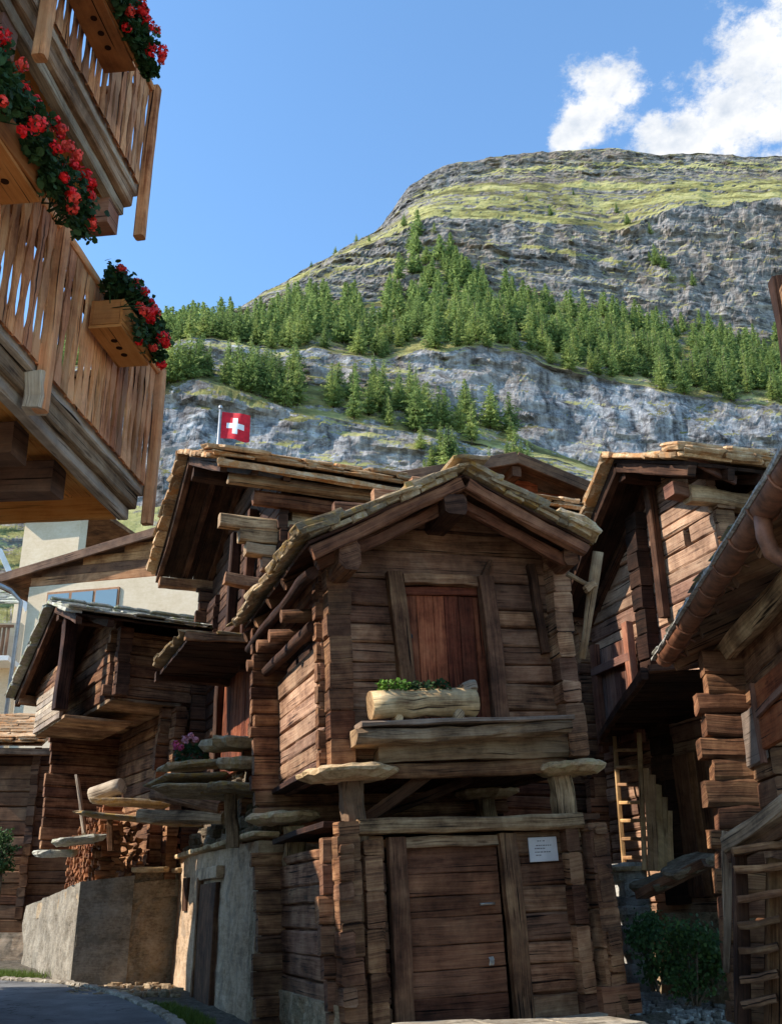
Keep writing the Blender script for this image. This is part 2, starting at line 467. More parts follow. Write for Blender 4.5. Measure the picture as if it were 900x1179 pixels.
def slabroof(mb, p0, e, L, s, Sl, course=.42, ln=.62, th=(.03, .06), wid=(.35, .85), mi=0, lift=.03, edge=.08, thick_eave=2, ext=.08):
    p0, e, s = V(p0), V(e).normalized(), V(s).normalized()
    n = e.cross(s).normalized()
    if n.z < 0: n = -n
    ez_sign = 1
    nrow = int(math.ceil(Sl/course))
    for j in range(nrow):
        pos = j*course
        reps = thick_eave if j == 0 else 1
        for rep in range(reps):
            x = -ext-rnd(0, edge)
            while x < L+ext:
                w = rnd(*wid)
                if x+w > L+ext+edge: w = max(.2, L+ext+rnd(0, edge)-x)
                t_ = rnd(th[0]*.7, th[1]*1.15); tilt = .07+rnd(-.02, .03)
                sd = (s*math.cos(tilt)-n*math.sin(tilt)).normalized()
                l_ = ln*rnd(.85, 1.15)
                c = p0+e*(x+w/2)+s*(pos+l_/2-rnd(0, .09)-(.05 if j == 0 else 0))+n*(lift+t_/2+rep*.05+rnd(0, .015)+math.sin(tilt)*0.0)
                if pos+l_ > Sl+.15: l_ = max(.2, Sl+.1-pos); c = p0+e*(x+w/2)+s*(pos+l_/2)+n*(lift+t_/2+rnd(0, .015))
                ex, ey = e, sd
                if ex.cross(ey).z < 0: ex = -ex
                mb.slab(c, ex, ey, w*1.03, l_, t_, .085, 13, mi)
                x += w
            lift_ = lift

def deck(mb, p0, e, L, s, Sl, th=.03, bw=.18, mi=0):
    """roof boards running up the slope, under the slabs"""
    p0, e, s = V(p0), V(e).normalized(), V(s).normalized(); n = e.cross(s).normalized()
    if n.z < 0: n = -n
    x = 0
    while x < L-.02:
        w = min(bw*rnd(.8, 1.2), L-x)
        mb.beam(p0+e*(x+w/2)-n*.02, p0+e*(x+w/2)+s*Sl-n*.02, w-.006, th, n, 3, .003, .006, mi)
        x += w

def part(mb, name, mats, parent, label=None):
    o = mb.build(name, mats, parent)
    if label: o['label'] = label
    return o

def one(name, mats, parent, *a, kind='beam', label=None, **k):
    mb = MB(); getattr(mb, kind)(*a, **k)
    return part(mb, name, mats, parent, label)

# =================================================================== MAIN BARN (small stilted granary in the middle)
B = Frame(at(388, 1172, 12.0), 18, 3)
W_, D_ = 3.14, 2.8
barn = thing('granary', 'small dark log granary raised on mushroom stones, facing the street with a planked upper door', 'granary', B)

# ---- lower storey
m = MB()
logwall(m, 'x', 0.0, .0, 3.25, -.75, 1.8, .16, (.12, .16), [(.6, 2.2, -.9, 1.8)], course=.27, mi=0)
part(m, 'lower_front_wall', ['wood_front'], barn)
m = MB()
logwall(m, 'y', 0.0, -.0, D_, .1, 1.72, .16, (.26, .05), [(.32, .42, 1.22, 1.52)], course=.24)
part(m, 'lower_side_wall', ['wood_front'], barn)
m = MB()
logwall(m, 'y', 3.25, .0, D_, -.7, 1.8, .16, (.26, .1), outdir=1, course=.22)
part(m, 'lower_side_wall', ['wood_dark'], barn)
m = MB()
logwall(m, 'x', D_, 0, 3.25, -.7, 1.8, .16, (.34, .15), outdir=1, course=.26, extjit=.04)
part(m, 'lower_back_wall', ['wood_dark'], barn)
# stone footing below the side wall
m = MB(); m.patch((-.03, D_, -.9), (-.03, -.05, -.9), (-.03, -.05, .12), (-.03, D_, .12), 26, 12, .05, 3.0, .25, 0, 3.0)
part(m, 'stone_footing', ['rubble'], barn)
# stacked notch blocks at the front corners
def blockcol(mb, x, y, w, d, z0, z1, h=(.16, .26), jit=.02, mi=0):
    z = z0
    while z < z1-.05:
        hh = min(rnd(*h), z1-z)
        dx, dy = rnd(-jit, jit), rnd(-jit, jit)
        mb.beam((x+dx, y+dy-d/2, z+hh/2), (x+dx, y+dy+d/2, z+hh/2), w*rnd(.95, 1.04), hh-.008, (0, 0, 1), 2, .005, .016, mi)
        z += hh
m = MB(); blockcol(m, .13, -.12, .25, .24, -.7, 1.95, (.24, .36), .012); blockcol(m, .43, -.05, .2, .14, -.7, 1.75, (.28, .45), .012)
part(m, 'log_corner', ['wood_dark'], barn)
m = MB(); blockcol(m, 2.86, -.07, .17, .16, -.75, 1.85, (.3, .46)); blockcol(m, 3.17, -.11, .24, .24, -.3, 1.85, (.34, .52), .012)
part(m, 'log_corner', ['wood_front'], barn)
one('sill_block', ['wood_door'], barn, (2.95, -.2, -.05), (3.42, -.2, -.05), .2, .3, mi=0)
# ceiling/loft floor between the storeys and dark floor joists
m = MB()
for i in range(8):
    m.beam((.12+i*.43, .02, 1.93), (.12+i*.43, 2.75, 1.93), .42, .07, seg=2)
part(m, 'lower_ceiling', ['wood_black'], barn)
# lintel log along the top of the lower front
one('lintel_log', ['wood_tan'], barn, (.27, -.06, 1.87), (3.02, -.06, 1.90), .26, .17, seg=8, rough=.012, bev=.03)
# lower door
df = MB(); z = -.2; k = 0
for h in (.30, .27, .25, .29, .22, .24, .31):
    df.beam((.83, .075, z+h/2), (1.97, .075, z+h/2), .05, h-.006, seg=4, rough=.003, bev=.008); z += h
ld = part(df, 'lower_door', ['wood_door'], barn, 'brown door of wide horizontal boards')
one('handle', ['iron_bright'], ld, (1.70, .015, 1.02), (1.88, .005, 1.02), .016, .013, kind='tube')
one('lock_plate', ['iron_bright'], ld, (1.80, .045, .38), (1.80, .045, .47), .05, .012, bev=.003)
one('door_post', ['wood_dark'], barn, (.73, -.03, -.25), (.725, -.03, 1.77), .21, .14, (0, -1, 0), seg=6, rough=.008)
one('door_post', ['wood_dark'], barn, (2.12, -.03, -.25), (2.07, -.03, 1.77), .21, .14, (0, -1, 0), seg=6, rough=.008)
one('door_lintel', ['wood_tan'], barn, (.835, -.0, 1.70), (1.965, -.0, 1.71), .10, .115, seg=4, rough=.008)
one('threshold', ['wood_grey'], barn, (2.0, -.15, -.24), (2.95, -.25, -.22), .3, .12, seg=4, rough=.012)

# ---- staddles: posts and discs
def staddle(px, py, pz0, pz1, r, dcx, dcy, dz, rx, ry, lean=0.0):
    one('stilt', ['wood_tan'], barn, (px, py, pz0), (px+lean, py, pz1), .27, .24, (0, -1, 0), seg=5, rough=.012, bev=.04, w1=.25, h1=.22)
    m = MB(); m.slab((dcx, dcy, dz), (1, 0, .02), (0, 1, 0), rx, ry, .125, .045, 30, power=1.0, bulge=.006, rim=.74)
    part(m, 'mushroom_stone', ['disc_stone'], barn)
staddle(.28, .10, 1.72, 2.4, .1, .22, -.02, 2.46, 1.16, 1.1)
staddle(2.95, .10, 1.70, 2.42, .1, 2.99, -.02, 2.49, .86, .9, -.06)
staddle(.16, 2.5, 1.6, 2.1, .1, .0, 2.5, 2.2, 1.0, 1.0)
staddle(2.95, 2.5, 1.7, 2.4, .1, 2.95, 2.5, 2.46, .9, .9)

# ---- upper storey
zU = 2.53
m = MB()
def gclip(z):
    if z < 4.85: return (-9, 9)
    if z < 6.05: return (max(-.1, 1.6-(6.35-z)/.50), min(3.35, 1.62+(6.42-z)/.46))
    return (1.2, 2.0)
logwall(m, 'x', 0.0, 0.0, W_, 2.62, 6.2, .15, (.06, .06), [(1.0, 2.06, 3.05, 4.72)], course=.29, clip=gclip)
part(m, 'upper_front_wall', ['wood_front'], barn)
m = MB(); logwall(m, 'y', 0.0, 0.05, D_, zU, 4.06, .16, (0, .0), gap=-.004, course=.21, outdir=-1, wob=.008)
part(m, 'upper_side_wall', ['wood_side'], barn, 'sun bleached side wall of squared logs')
m = MB(); logwall(m, 'y', 0.13, 0.05, D_, 4.06, 4.85, .14, (0, .0), course=.2, outdir=-1)
part(m, 'upper_side_wall', ['wood_black'], barn)
m = MB(); logwall(m, 'y', W_, 0.05, D_, zU, 4.9, .16, (0, 0), outdir=1)
part(m, 'upper_side_wall', ['wood_dark'], barn)
m = MB(); logwall(m, 'x', D_, 0, W_, 2.2, 6.2, .16, (.36, .2), outdir=1, course=.2, extjit=.03, clip=lambda z: (-9, 9) if z < 4.85 else (max(-.1, 1.6-(6.35-z)/.5), min(3.3, 1.62+(6.42-z)/.46)))
part(m, 'upper_back_wall', ['wood_dark'], barn)
m = MB(); blockcol(m, .10, -.12, .28, .26, 2.55, 4.92, (.24, .34), .008)
for kk in range(9):   # notched front logs running past the corner to the left
    zz = 2.62+kk*.25; m.beam((-.12, .08, zz), (.05, .08, zz), .15, .2, bev=.02)
part(m, 'log_corner', ['wood_dark'], barn)
m = MB(); zz = 2.62
while zz < 5.0:
    hh = rnd(.24, .36); m.beam((3.02+.02*math.sin(zz*3), -.24, zz+hh/2), (3.02+.02*math.sin(zz*3), .02, zz+hh/2), .24*rnd(.9, 1.1), hh, bev=.025, rough=.008); zz += hh
part(m, 'log_corner', ['wood_front'], barn)
# a slim post in front of the right hand wall
one('wall_brace', ['wood_black'], barn, (2.80, -.07, 3.9), (2.70, -.07, 5.05), .11, .1, (0, -1, 0), seg=6, rough=.012)
# floor
m = MB()
for i in range(8): m.beam((.1+i*.43, .0, 2.56), (.1+i*.43, 2.8, 2.56), .425, .08, seg=2)
part(m, 'upper_floor', ['wood_black'], barn)
# heavy front sill and the shelf in front of the upper door
one('sill_log', ['wood_tan'], barn, (.52, -.10, 2.72), (2.98, -.10, 2.78), .24, .30, seg=9, rough=.016, bev=.05)
one('sill_log', ['wood_dark'], barn, (.5, -.02, 2.50), (2.9, -.02, 2.52), .2, .16, seg=7, rough=.014, bev=.03)
m = MB(); m.beam((.17, -.30, 2.82), (2.80, -.30, 2.92), .50, .16, seg=10, rough=.018, bev=.045)
sh = part(m, 'door_shelf', ['wood_tan'], barn)
one('shelf_plank', ['wood_grey'], sh, (.22, -.36, 2.935), (2.84, -.36, 3.03), .44, .055, seg=8, rough=.006)
one('brace', ['wood_black'], barn, (.5, .4, 2.0), (1.3, .1, 2.5), .16, .13, seg=4, rough=.01)
one('brace', ['wood_black'], barn, (.62, 1.0, 2.02), (1.9, .5, 2.46), .13, .11, seg=4, rough=.01)
# upper door
m = MB(); x = 1.0
for w in (.17, .21, .15, .19, .2, .15):
    m.beam((x+w/2, .07, 3.02), (x+w/2, .07, 4.62), w-.006, .05, (0, -1, 0), seg=5, rough=.003, bev=.006); x += w
ud = part(m, 'upper_door', ['wood_red'], barn, 'dark red door of upright boards')
one('head_board', ['wood_red'], ud, (1.0, .03, 4.67), (2.07, .03, 4.68), .05, .10, bev=.008)
m = MB()
for z0 in (4.1, 3.6): m.beam((1.01, .035, z0), (1.09, .035, z0), .02, .05, bev=.004)
part(m, 'hinge', ['iron'], ud)
one('door_post', ['wood_dark'], barn, (.97, -.07, 3.05), (.86, -.07, 4.86), .20, .12, (0, -1, 0), seg=6, rough=.007)
one('door_post', ['wood_dark'], barn, (2.12, -.07, 3.02), (2.06, -.07, 4.86), .20, .12, (0, -1, 0), seg=6, rough=.007)
one('door_post_wedge', ['wood_dark'], barn, (2.04, -.05, 4.78), (2.15, -.05, 5.08), .14, .1, (0, -1, 0), w1=.05)
one('head_log', ['wood_front'], barn, (.98, -.03, 4.80), (2.02, -.03, 4.80), .12, .13, seg=4, rough=.008)

# ---- roof
yF, yBk = -.92, 3.05
PK = V((1.55, 0, 5.90)); EL = V((-.42, 0, 4.92)); ER = V((3.16, 0, 5.13))
roof = thing('roof', None, None)
roof.parent = barn
del_keys = [k for k in ('label', 'category') if k in roof]
for k in del_keys: del roof[k]
m = MB()
for (E_, flip) in ((EL, 0), (ER, 1)):
    s_ = PK-E_; SL = s_.length; s_n = s_.normalized(); n_ = V((0, 1, 0)).cross(s_n); n_ = n_ if n_.z > 0 else -n_
    slabroof(m, V((E_.x, yF, E_.z))+n_*.02, (0, 1, 0), yBk-yF, s_n, SL, .34, .55, (.035, .085), (.25, .62), 0, .03, .08, 2, .05)
part(m, 'roof_slabs', ['slab_stone'], roof)
m = MB()
for j in range(7):   # ridge slabs
    y = yF+.1+j*.62; m.slab((PK.x+rnd(-.03, .03), y, PK.z+.11), (1, 0, rnd(-.06, .06)), (0, 1, 0), .42, .72, .045, .07, 12)
part(m, 'ridge_slabs', ['slab_stone'], roof)
m = MB()
for E_ in (EL, ER):
    s_ = (PK-E_); deck(m, V((E_.x, yF+.05, E_.z)), (0, 1, 0), yBk-yF-.1, s_.normalized(), s_.length-.02, .035, .22)
part(m, 'roof_boards', ['wood_black'], roof)
# small stone wedges stacked along the verge
m = MB()
for E_ in (EL, ER):
    s_ = PK-E_; L = s_.length; sn = s_.normalized(); q = .05
    n_ = V((0, 1, 0)).cross(sn); n_ = n_ if n_.z > 0 else -n_
    while q < L-.12:
        w = rnd(.14, .32); m.slab(V((E_.x, yF+.06, E_.z))+sn*(q+w/2)+n_*rnd(.01, .06), sn, (0, 1, 0), w*1.05, rnd(.14, .24), rnd(.04, .09), .06, 8); q += w
part(m, 'verge_stones', ['slab_stone'], roof)
# rafters at the front and behind
def rafter(y, dz, over, mat, w=.12, h=.14, lab=None, x0=0, x1=1):
    for E_ in (EL, ER):
        a = E_+(PK-E_)*(-.02 if not over else over); b = PK
        one('rafter', [mat], roof, (a.x, y, a.z-dz), (b.x+(.03 if E_ is ER else -.03), y, b.z-dz), w, h, (0, 0, 1), seg=7, rough=.012, bev=.025)
rafter(-.80, .13, .03, 'wood_door', .14, .15)
rafter(-.52, .26, .10, 'wood_door', .13, .14)
for y in (.5, 1.4, 2.3, 3.1): rafter(y, .13, .02, 'wood_dark')
# purlins with ends towards the street
one('ridge_purlin', ['wood_black'], roof, (1.40, -.86, 5.48), (1.62, 3.1, 5.62), .27, .24, seg=6, rough=.012, bev=.03)
one('ridge_purlin', ['wood_black'], roof, (1.53, -.7, 5.74), (1.56, 3.1, 5.76), .2, .2, seg=6, rough=.01, bev=.03)
one('purlin', ['wood_dark'], roof, (.12, -.78, 4.82), (.10, 3.2, 4.84), .26, .36, seg=6, rough=.018, bev=.06)
one('purlin', ['wood_dark'], roof, (3.02, -.60, 5.02), (3.05, 3.2, 5.0), .2, .22, seg=6, rough=.015, bev=.04)
m = MB()
for (y, z) in ((.5, 4.42), (1.25, 4.36), (2.0, 4.40), (2.75, 4.3)):   # cantilever log ends under the left eave
    m.tube((-.42, y, z), (.3, y, z+.03), .085, .085, 9, 2, .006, 0)
part(m, 'eave_pegs', ['wood_dark'], roof)
m = MB(); m.tube((-.30, -.55, 4.66), (-.30, 3.2, 4.66), .075, .07, 9, 8, .01, 0); m.tube((-.12, .1, 4.2), (-.16, 3.2, 4.2), .08, .08, 9, 8, .01)
part(m, 'eave_log', ['wood_black'], roof)
# small wooden blocks at the right eave and the grey hollow gutter log hanging beside it
one('eave_peg', ['wood_tan'], roof, (2.90, -.66, 4.76), (3.18, -.70, 4.6), .035, .03, kind='tube')
one('eave_peg', ['wood_tan'], roof, (3.10, -.70, 4.56), (3.24, -.70, 4.64), .07, .09, bev=.01)
one('hollow_gutter_log', ['wood_tan'], barn, (3.30, -.78, 5.02), (3.14, -.35, 3.78), .07, .045, kind='tube', seg=5, rough=.006, n=10)

# sign, planter, herbs
sf = thing('notice_plate', 'small pale notice plate with faint text on the granary wall beside the lower door', 'sign', B)
pz = [B.onY(*q, -.03) for q in ((606, 966), (641, 965), (643, 991), (606, 992))]
cx_ = sum(p.x for p in pz)/4; cz_ = sum(p.z for p in pz)/4
one('plate', ['plate'], sf, (cx_-.18, -.05, cz_), (cx_+.18, -.05, cz_+.004), .02, .27, seg=1, rough=.0, bev=.004)
m = MB()
for (zz, a, b) in ((.045, -.09, .12), (.012, -.11, .02), (-.028, -.11, .09), (-.062, -.10, -.03), (.095, -.07, -.02), (.095, .0, .03)):
    x = a
    while x < b-.01:
        w = rnd(.012, .035); m.beam((cx_+x, -.0615, cz_+zz), (cx_+min(b, x+w), -.0615, cz_+zz), .003, .011, seg=1, rough=.0, bev=.0005); x += w+.009
part(m, 'faint_text', ['ink'], sf)

lp = thing('log_planter', 'hollowed log planter with bark edge standing on the shelf below the upper door', 'planter', B)
m = MB()
pa, pb = V((.37, -.45, 3.165)), V((1.62, -.45, 3.215))
m.tube(pa, pb, .155, .165, 14, 8, .012, 0, mie=1)
part(m, 'log_body', ['wood_log', 'wood_tan'], lp)
one('raised_end', ['wood_grey'], lp, (1.46, -.45, 3.37), (1.63, -.45, 3.385), .2, .12, bev=.03, rough=.01)
one('support_block', ['wood_log'], lp, (.68, -.52, 3.01), (.68, -.3, 3.01), .045, .04, kind='tube')
one('support_block', ['wood_log'], lp, (1.38, -.58, 3.05), (1.38, -.3, 3.05), .06, .05, kind='tube')
m = MB()
for (x0, x1, n, mi_) in ((.46, .82, 260, 0), (.8, 1.3, 230, 1)):
    for i in range(n):
        x = rnd(x0, x1); a = rnd(0, 3.14); hh = rnd(.0, .13)*(1 if mi_ == 0 else .85)
        m.leaf((x, -.45+rnd(-.12, .10), 3.31+.03*(x-.4)+hh), (rnd(-1, 1), rnd(-1.2, .3), rnd(.3, 1)), rnd(.014, .03), mi_)
hb = part(m, 'herb_bed', ['herb_leaf', 'geranium_leaf'], None); place(hb, B)
tag(hb, 'low bright green herbs growing out of the hollowed log planter', 'plant')

# =================================================================== BIG BARN behind on the left (F)
o_ = at(318, 620, 16); o_.z = 0
F = Frame(o_, 21, 0.0)
big = thing('barn', 'large dark log barn behind the granary, with deep open gable overhang and thick slab roof', 'barn', F)
FL, FD = 6.2, 5.2
m = MB()
logwall(m, 'x', 0.0, 0.25, FL, 4.7, 8.0, .16, (.0, .2), course=.26, mi=0)
part(m, 'front_wall', ['wood_tan'], big)
def fclip(z):
    if z < 8.1: return (-9, 9)
    k = (9.5-z)/.45
    return (2.4-k, 2.4+k)
m = MB(); logwall(m, 'y', 0.0, .0, FD, 4.2, 9.3, .16, (.15, .35), course=.22, clip=fclip)
part(m, 'gable_wall', ['wood_black'], big)
m = MB(); logwall(m, 'y', FL, .0, FD, 2.8, 9.3, .16, (.15, .3), course=.24, clip=fclip, outdir=1)
part(m, 'gable_wall', ['wood_black'], big)
m = MB(); logwall(m, 'x', FD, .0, FL, 2.8, 8.0, .16, (.3, .3), course=.24, outdir=1)
part(m, 'back_wall', ['wood_black'], big)
m = MB(); logwall(m, 'x', 0.06, 0.0, FL, 2.6, 4.75, .16, (.3, .0), course=.24)
part(m, 'front_wall', ['wood_dark'], big)
# front corner: log ends and stepped corbels that carry the eave purlin
m = MB(); blockcol(m, .32, -.12, .34, .26, 4.6, 7.6, (.2, .3)); blockcol(m, .82, -.09, .2, .2, 6.6, 8.1, (.18, .26))
part(m, 'log_corner', ['wood_dark'], big)
m = MB()
for (xa, z) in ((-.95, 7.62), (-.62, 7.40), (-.5, 7.18), (-.22, 6.95)):
    m.beam((xa, .05, z), (.4, .05, z), .2, .215, bev=.03, rough=.01)
part(m, 'corbel_logs', ['wood_tan'], big)
m = MB()
for (ya, z) in ((5.6, 7.55), (5.35, 7.32), (5.2, 7.08), (5.05, 6.85)):
    m.beam((.0, 4.3, z), (.0, ya, z), .22, .215, bev=.03, rough=.01)
part(m, 'corbel_logs', ['wood_black'], big)
for y in (1.4, 2.7):
    one('gable_post', ['wood_black'], big, (-.1, y, 5.5), (-.1, y, 8.4), .16, .16, seg=4, rough=.01)
froof = thing('roof', None, None); froof.parent = big
XE = -1.18; RX = FL+.6
EN = V((0, -.7, 8.34)); RG = V((0, 2.45, 9.74)); EFa = V((0, 5.55, 8.34))
m = MB()
for E_ in (EN, EFa):
    s_ = RG-E_; slabroof(m, V((XE, E_.y, E_.z)), (1, 0, 0), RX-XE, s_.normalized(), s_.length, .5, .75, (.035, .07), (.4, 1.0), 0, .03, .08, 3, .08)
part(m, 'roof_slabs', ['slab_warm'], froof)
m = MB()
for E_ in (EN, EFa):
    s_ = RG-E_; deck(m, V((XE+.04, E_.y, E_.z)), (1, 0, 0), RX-XE-.08, s_.normalized(), s_.length-.02, .04, .26)
part(m, 'roof_boards', ['wood_soffit'], froof)
m = MB()
for E_ in (EN, EFa):
    s_ = RG-E_; L = s_.length; sn = s_.normalized(); q = 0.0
    n_ = V((1, 0, 0)).cross(sn); n_ = n_ if n_.z > 0 else -n_
    while q < L-.2:
        w = rnd(.25, .5); m.slab(V((XE-.02, E_.y, E_.z))+sn*(q+w/2)+n_*rnd(.03, .08), sn, (1, 0, 0), w, .3, rnd(.06, .1), .06, 8); q += w
part(m, 'verge_stones', ['slab_warm'], froof)
for x in (XE+.12, XE+.62, XE+1.15):
    for E_ in (EN, EFa):
        mm = MB(); mm.beam((x, E_.y, E_.z-.12), (x, RG.y, RG.z-.12), .11, .14, seg=4, rough=.01)
        part(mm, 'rafter', ['wood_black'], froof)
m = MB(); z = EN.z-.1
one('eave_purlin', ['wood_tan'], froof, (XE+.25, -.42, 8.20), (RX-.2, -.42, 8.22), .2, .17, seg=9, rough=.02, bev=.05)
one('eave_purlin', ['wood_dark'], froof, (XE+.72, -.15, 7.98), (RX-.3, -.15, 7.98), .22, .22, seg=9, rough=.015, bev=.05)
one('eave_board', ['slab_warm'], froof, (XE, -.74, 8.27), (RX, -.74, 8.27), .1, .1, seg=14, rough=.02, bev=.02)
one('far_purlin', ['wood_dark'], froof, (XE+.1, 5.35, 8.12), (.3, 5.35, 8.12), .2, .2, seg=5, rough=.01)
one('ridge_purlin', ['wood_black'], froof, (XE+.15, 2.45, 9.42), (.3, 2.45, 9.42), .24, .26, seg=4, rough=.01)
# pent roof over the gable door
def pent(frame, parent, pts, mats=('wood_black', 'slab_stone'), th=.07, name='pent_roof'):
    a, b, c, d = [V(p) for p in pts]     # a-b outer (lower) edge, d-c upper edge at the wall
    e = (b-a); L = e.length; e.normalize(); s1 = d-a; Sl = s1.length; s_ = s1.normalized()
    m = MB(); deck(m, a, e, L, s_, Sl, .05, .2)
    m.beam(a-V((0, 0, .06)), b-V((0, 0, .06)), .12, .13, seg=4, rough=.01)
    m.beam(d-V((0, 0, .06)), c-V((0, 0, .06)), .12, .12, seg=4, rough=.01)
    p = part(m, name, [mats[0]], parent)
    m = MB(); slabroof(m, a, e, L, s_, Sl, .4, .6, (.03, .06), (.35, .7), 0, .03, .05, 1, .05)
    part(m, 'pent_slabs', [mats[1]], p)
    return p
m = MB(); y = .0
while y < 2.6:
    m.beam((-1.32, y+.13, 5.6), (.02, y+.13, 5.62), .252, .06, seg=4, rough=.006); y += .26
cn = part(m, 'door_canopy', ['wood_soffit'], big)
one('canopy_edge', ['wood_black'], cn, (-1.38, 2.62, 5.56), (-.0, 2.62, 5.56), .16, .16, seg=4, rough=.01)
one('canopy_edge', ['wood_dark'], cn, (-1.36, -.02, 5.66), (.1, -.02, 5.70), .12, .14, seg=5, rough=.012)
m = MB(); slabroof(m, (-1.38, -.05, 5.64), (1, 0, 0), 1.35, V((0, 1, .02)).normalized(), 2.7, .45, .6, (.03, .06), (.35, .7), 0, .03, .05, 1, .05)
part(m, 'canopy_slabs', ['slab_stone'], cn)
one('lintel_beam', ['wood_black'], big, (-.12, .1, 6.40), (-.12, 4.6, 6.5), .2, .12, seg=6, rough=.01)
one('string_beam', ['wood_dark'], big, (-.85, -.2, 6.56), (.35, -.25, 6.50), .22, .16, seg=4, rough=.01)
# red-brown door boards in the gable
m = MB(); y = .7
while y < 2.9:
    w = rnd(.17, .25); m.beam((-.05, y+w/2, 3.9), (-.05, y+w/2, 5.95), w-.008, .06, (-1, 0, 0), seg=4, rough=.004, bev=.008); y += w
part(m, 'gable_door', ['wood_red'], big)
one('door_post', ['wood_black'], big, (-.1, 3.1, 3.7), (-.1, 3.1, 5.9), .24, .2, (-1, 0, 0), seg=4, rough=.01)
# plastered stone basement towards the lane
m = MB()
PX = -.30
m.patch((PX, 5.3, -.3), (PX, -.95, -.3), (PX, -.95, 2.62), (PX, 5.3, 2.68), 60, 30, .03, 1.6, .35, 0, 11)
part(m, 'basement_wall', ['plaster_old'], big, 'rough grey plastered basement wall with a narrow door')
m = MB(); m.patch((PX, -.95, -.4), (2.0, -.95, -.4), (2.0, -.95, 2.55), (PX, -.95, 2.62), 10, 20, .05, 2.5, .3, 0, 4)
part(m, 'basement_wall', ['rubble'], big)
d1 = F.onX(236, 1020, PX); d2 = F.onX(254, 1014, PX)
one('basement_door', ['wood_black'], big, (PX-.03, (d1.y+d2.y)/2, .35), (PX-.03, (d1.y+d2.y)/2, 2.15), abs(d1.y-d2.y), .1, (-1, 0, 0), seg=4, rough=.004)
one('door_frame', ['wood_dark'], big, (PX-.06, d1.y+.1, .3), (PX-.06, d1.y+.1, 2.25), .12, .1, (-1, 0, 0))
one('door_frame', ['plaster_old'], big, (PX-.05, d1.y+.3, 2.3), (PX-.05, d2.y-.2, 2.3), .12, .18, seg=4)
w1 = F.onX(212, 1012, PX); w2 = F.onX(220, 1045, PX)
wf = one('slit_window', ['wood_black'], big, (PX-.02, (w1.y+w2.y)/2, 1.75), (PX-.02, (w1.y+w2.y)/2, 2.3), .35, .08, (-1, 0, 0))
m = MB()
x = 5.3
while x > -.9:
    w = rnd(.5, 1.0); m.slab((PX+.06, x-w/2, 2.70), (0, 1, 0), (-1, 0, 0), w, .42, .07, .05, 12); x -= w
part(m, 'coping_slabs', ['disc_stone'], big)

# loose slabs and low posts on the ledge beside the barn door
def lone_slab(px, py, Y, w, l, th, label, tilt=(0, 0), mat='slab_stone', rz=20, group=None):
    p = at(px, py, Y); mb = MB()
    mb.slab((0, 0, 0), (1, 0, tilt[0]+rnd(-.06, .06)), (0, 1, tilt[1]+rnd(-.05, .05)), w, l, th*1.35, .10, 17, power=.55, rim=.85)
    o = mb.build('stone_slab', [mat]); o.location = p; o.rotation_euler.z = RAD(rz)
    return tag(o, label, 'stone slab', group)
lone_slab(222, 882, 16.2, 1.0, 1.3, .07, 'tilted grey slab under the pink geranium on the barn ledge', (.1, .05))
lone_slab(218, 899, 16.0, 1.1, 1.2, .05, 'flat ragged slab second from top of the stack on the barn ledge', (.05, 0), 'slab_stone')
lone_slab(232, 912, 15.9, 1.5, 1.2, .06, 'broad dark slab carrying the stack on the barn ledge', (.02, 0), 'slab_stone')
lone_slab(278, 858, 16.0, 1.0, 1.2, .12, 'thick pale slab leaning against the barn door sill', (.03, .05))
lone_slab(279, 880, 15.8,   .9, 1.0, .12, 'rounded stone wedged under the thick pale slab at the barn door', (.0, .05))
lone_slab(266, 910, 15.6, .85, .9, .08, 'mushroom slab capping a short post beside the log corner')
m = MB(); p0 = at(268, 968, 15.6); p1 = at(266, 914, 15.6); m.beam(p0-V((0, 0, .1)), p1, .17, .15, (0, -1, 0), seg=4, rough=.01)
tag(m.build('wooden_post', 'wood_tan'), 'short wooden post under the mushroom slab beside the log corner', 'post')
# dry stone wall that carries the slabs on the ledge
ds = thing('dry_stone_wall', 'tumbled dry stone wall above the plastered basement, carrying the stone slabs', 'wall', F)
m = MB()
for row in range(12):
    z = 2.80+row*.115; y = 4.7-max(0, row-4)*.16
    while y > -.7:
        w = rnd(.18, .55); th_ = rnd(.08, .15)
        m.slab((-.02+row*.035+rnd(-.10, .08), y-w/2, z), (rnd(-.15, .15), -1, rnd(-.06, .06)), (1, 0, rnd(-.05, .05)), w, rnd(.4, .6), th_, .07, 10, 0, power=.5); y -= w*.97
part(m, 'stones', ['slab_dark'], ds)

# =================================================================== SMALL BARN on the left (C)
o_ = at(128, 800, 20); o_.z = 0
C = Frame(o_, 30, 0.0)
sm = thing('small_barn', 'small weathered log barn left of the alley with jettied gable box and pale slab roof', 'barn', C)
CL, CD = 4.0, 3.9
zj = 5.62
def cclip(z):
    k = (7.55-z)/.4
    return (1.4-k*1.2, 1.2+k*1.6)
m = MB(); logwall(m, 'x', 0.0, .0, CL, zj, 6.95, .15, (.12, .2), course=.23); part(m, 'front_wall', ['wood_dark'], sm)
m = MB(); logwall(m, 'y', 0.0, .0, CD, zj, 7.4, .15, (.15, .2), course=.21, clip=cclip); part(m, 'gable_wall', ['wood_dark'], sm)
m = MB(); logwall(m, 'x', CD, .0, CL, 3.0, 6.3, .15, (.2, .2), course=.23, outdir=1); part(m, 'back_wall', ['wood_dark'], sm)
m = MB(); logwall(m, 'y', CL, .0, CD, 2.0, 7.4, .15, (.1, .2), course=.23, clip=cclip, outdir=1); part(m, 'gable_wall', ['wood_dark'], sm)
m = MB()
y = 0.0
while y < CD-.05:
    m.beam((0.02, y+.15, zj-.04), (1.4, y+.15, zj-.04), .29, .07, seg=3, rough=.004); y += .3
part(m, 'jetty_floor', ['wood_tan'], sm)
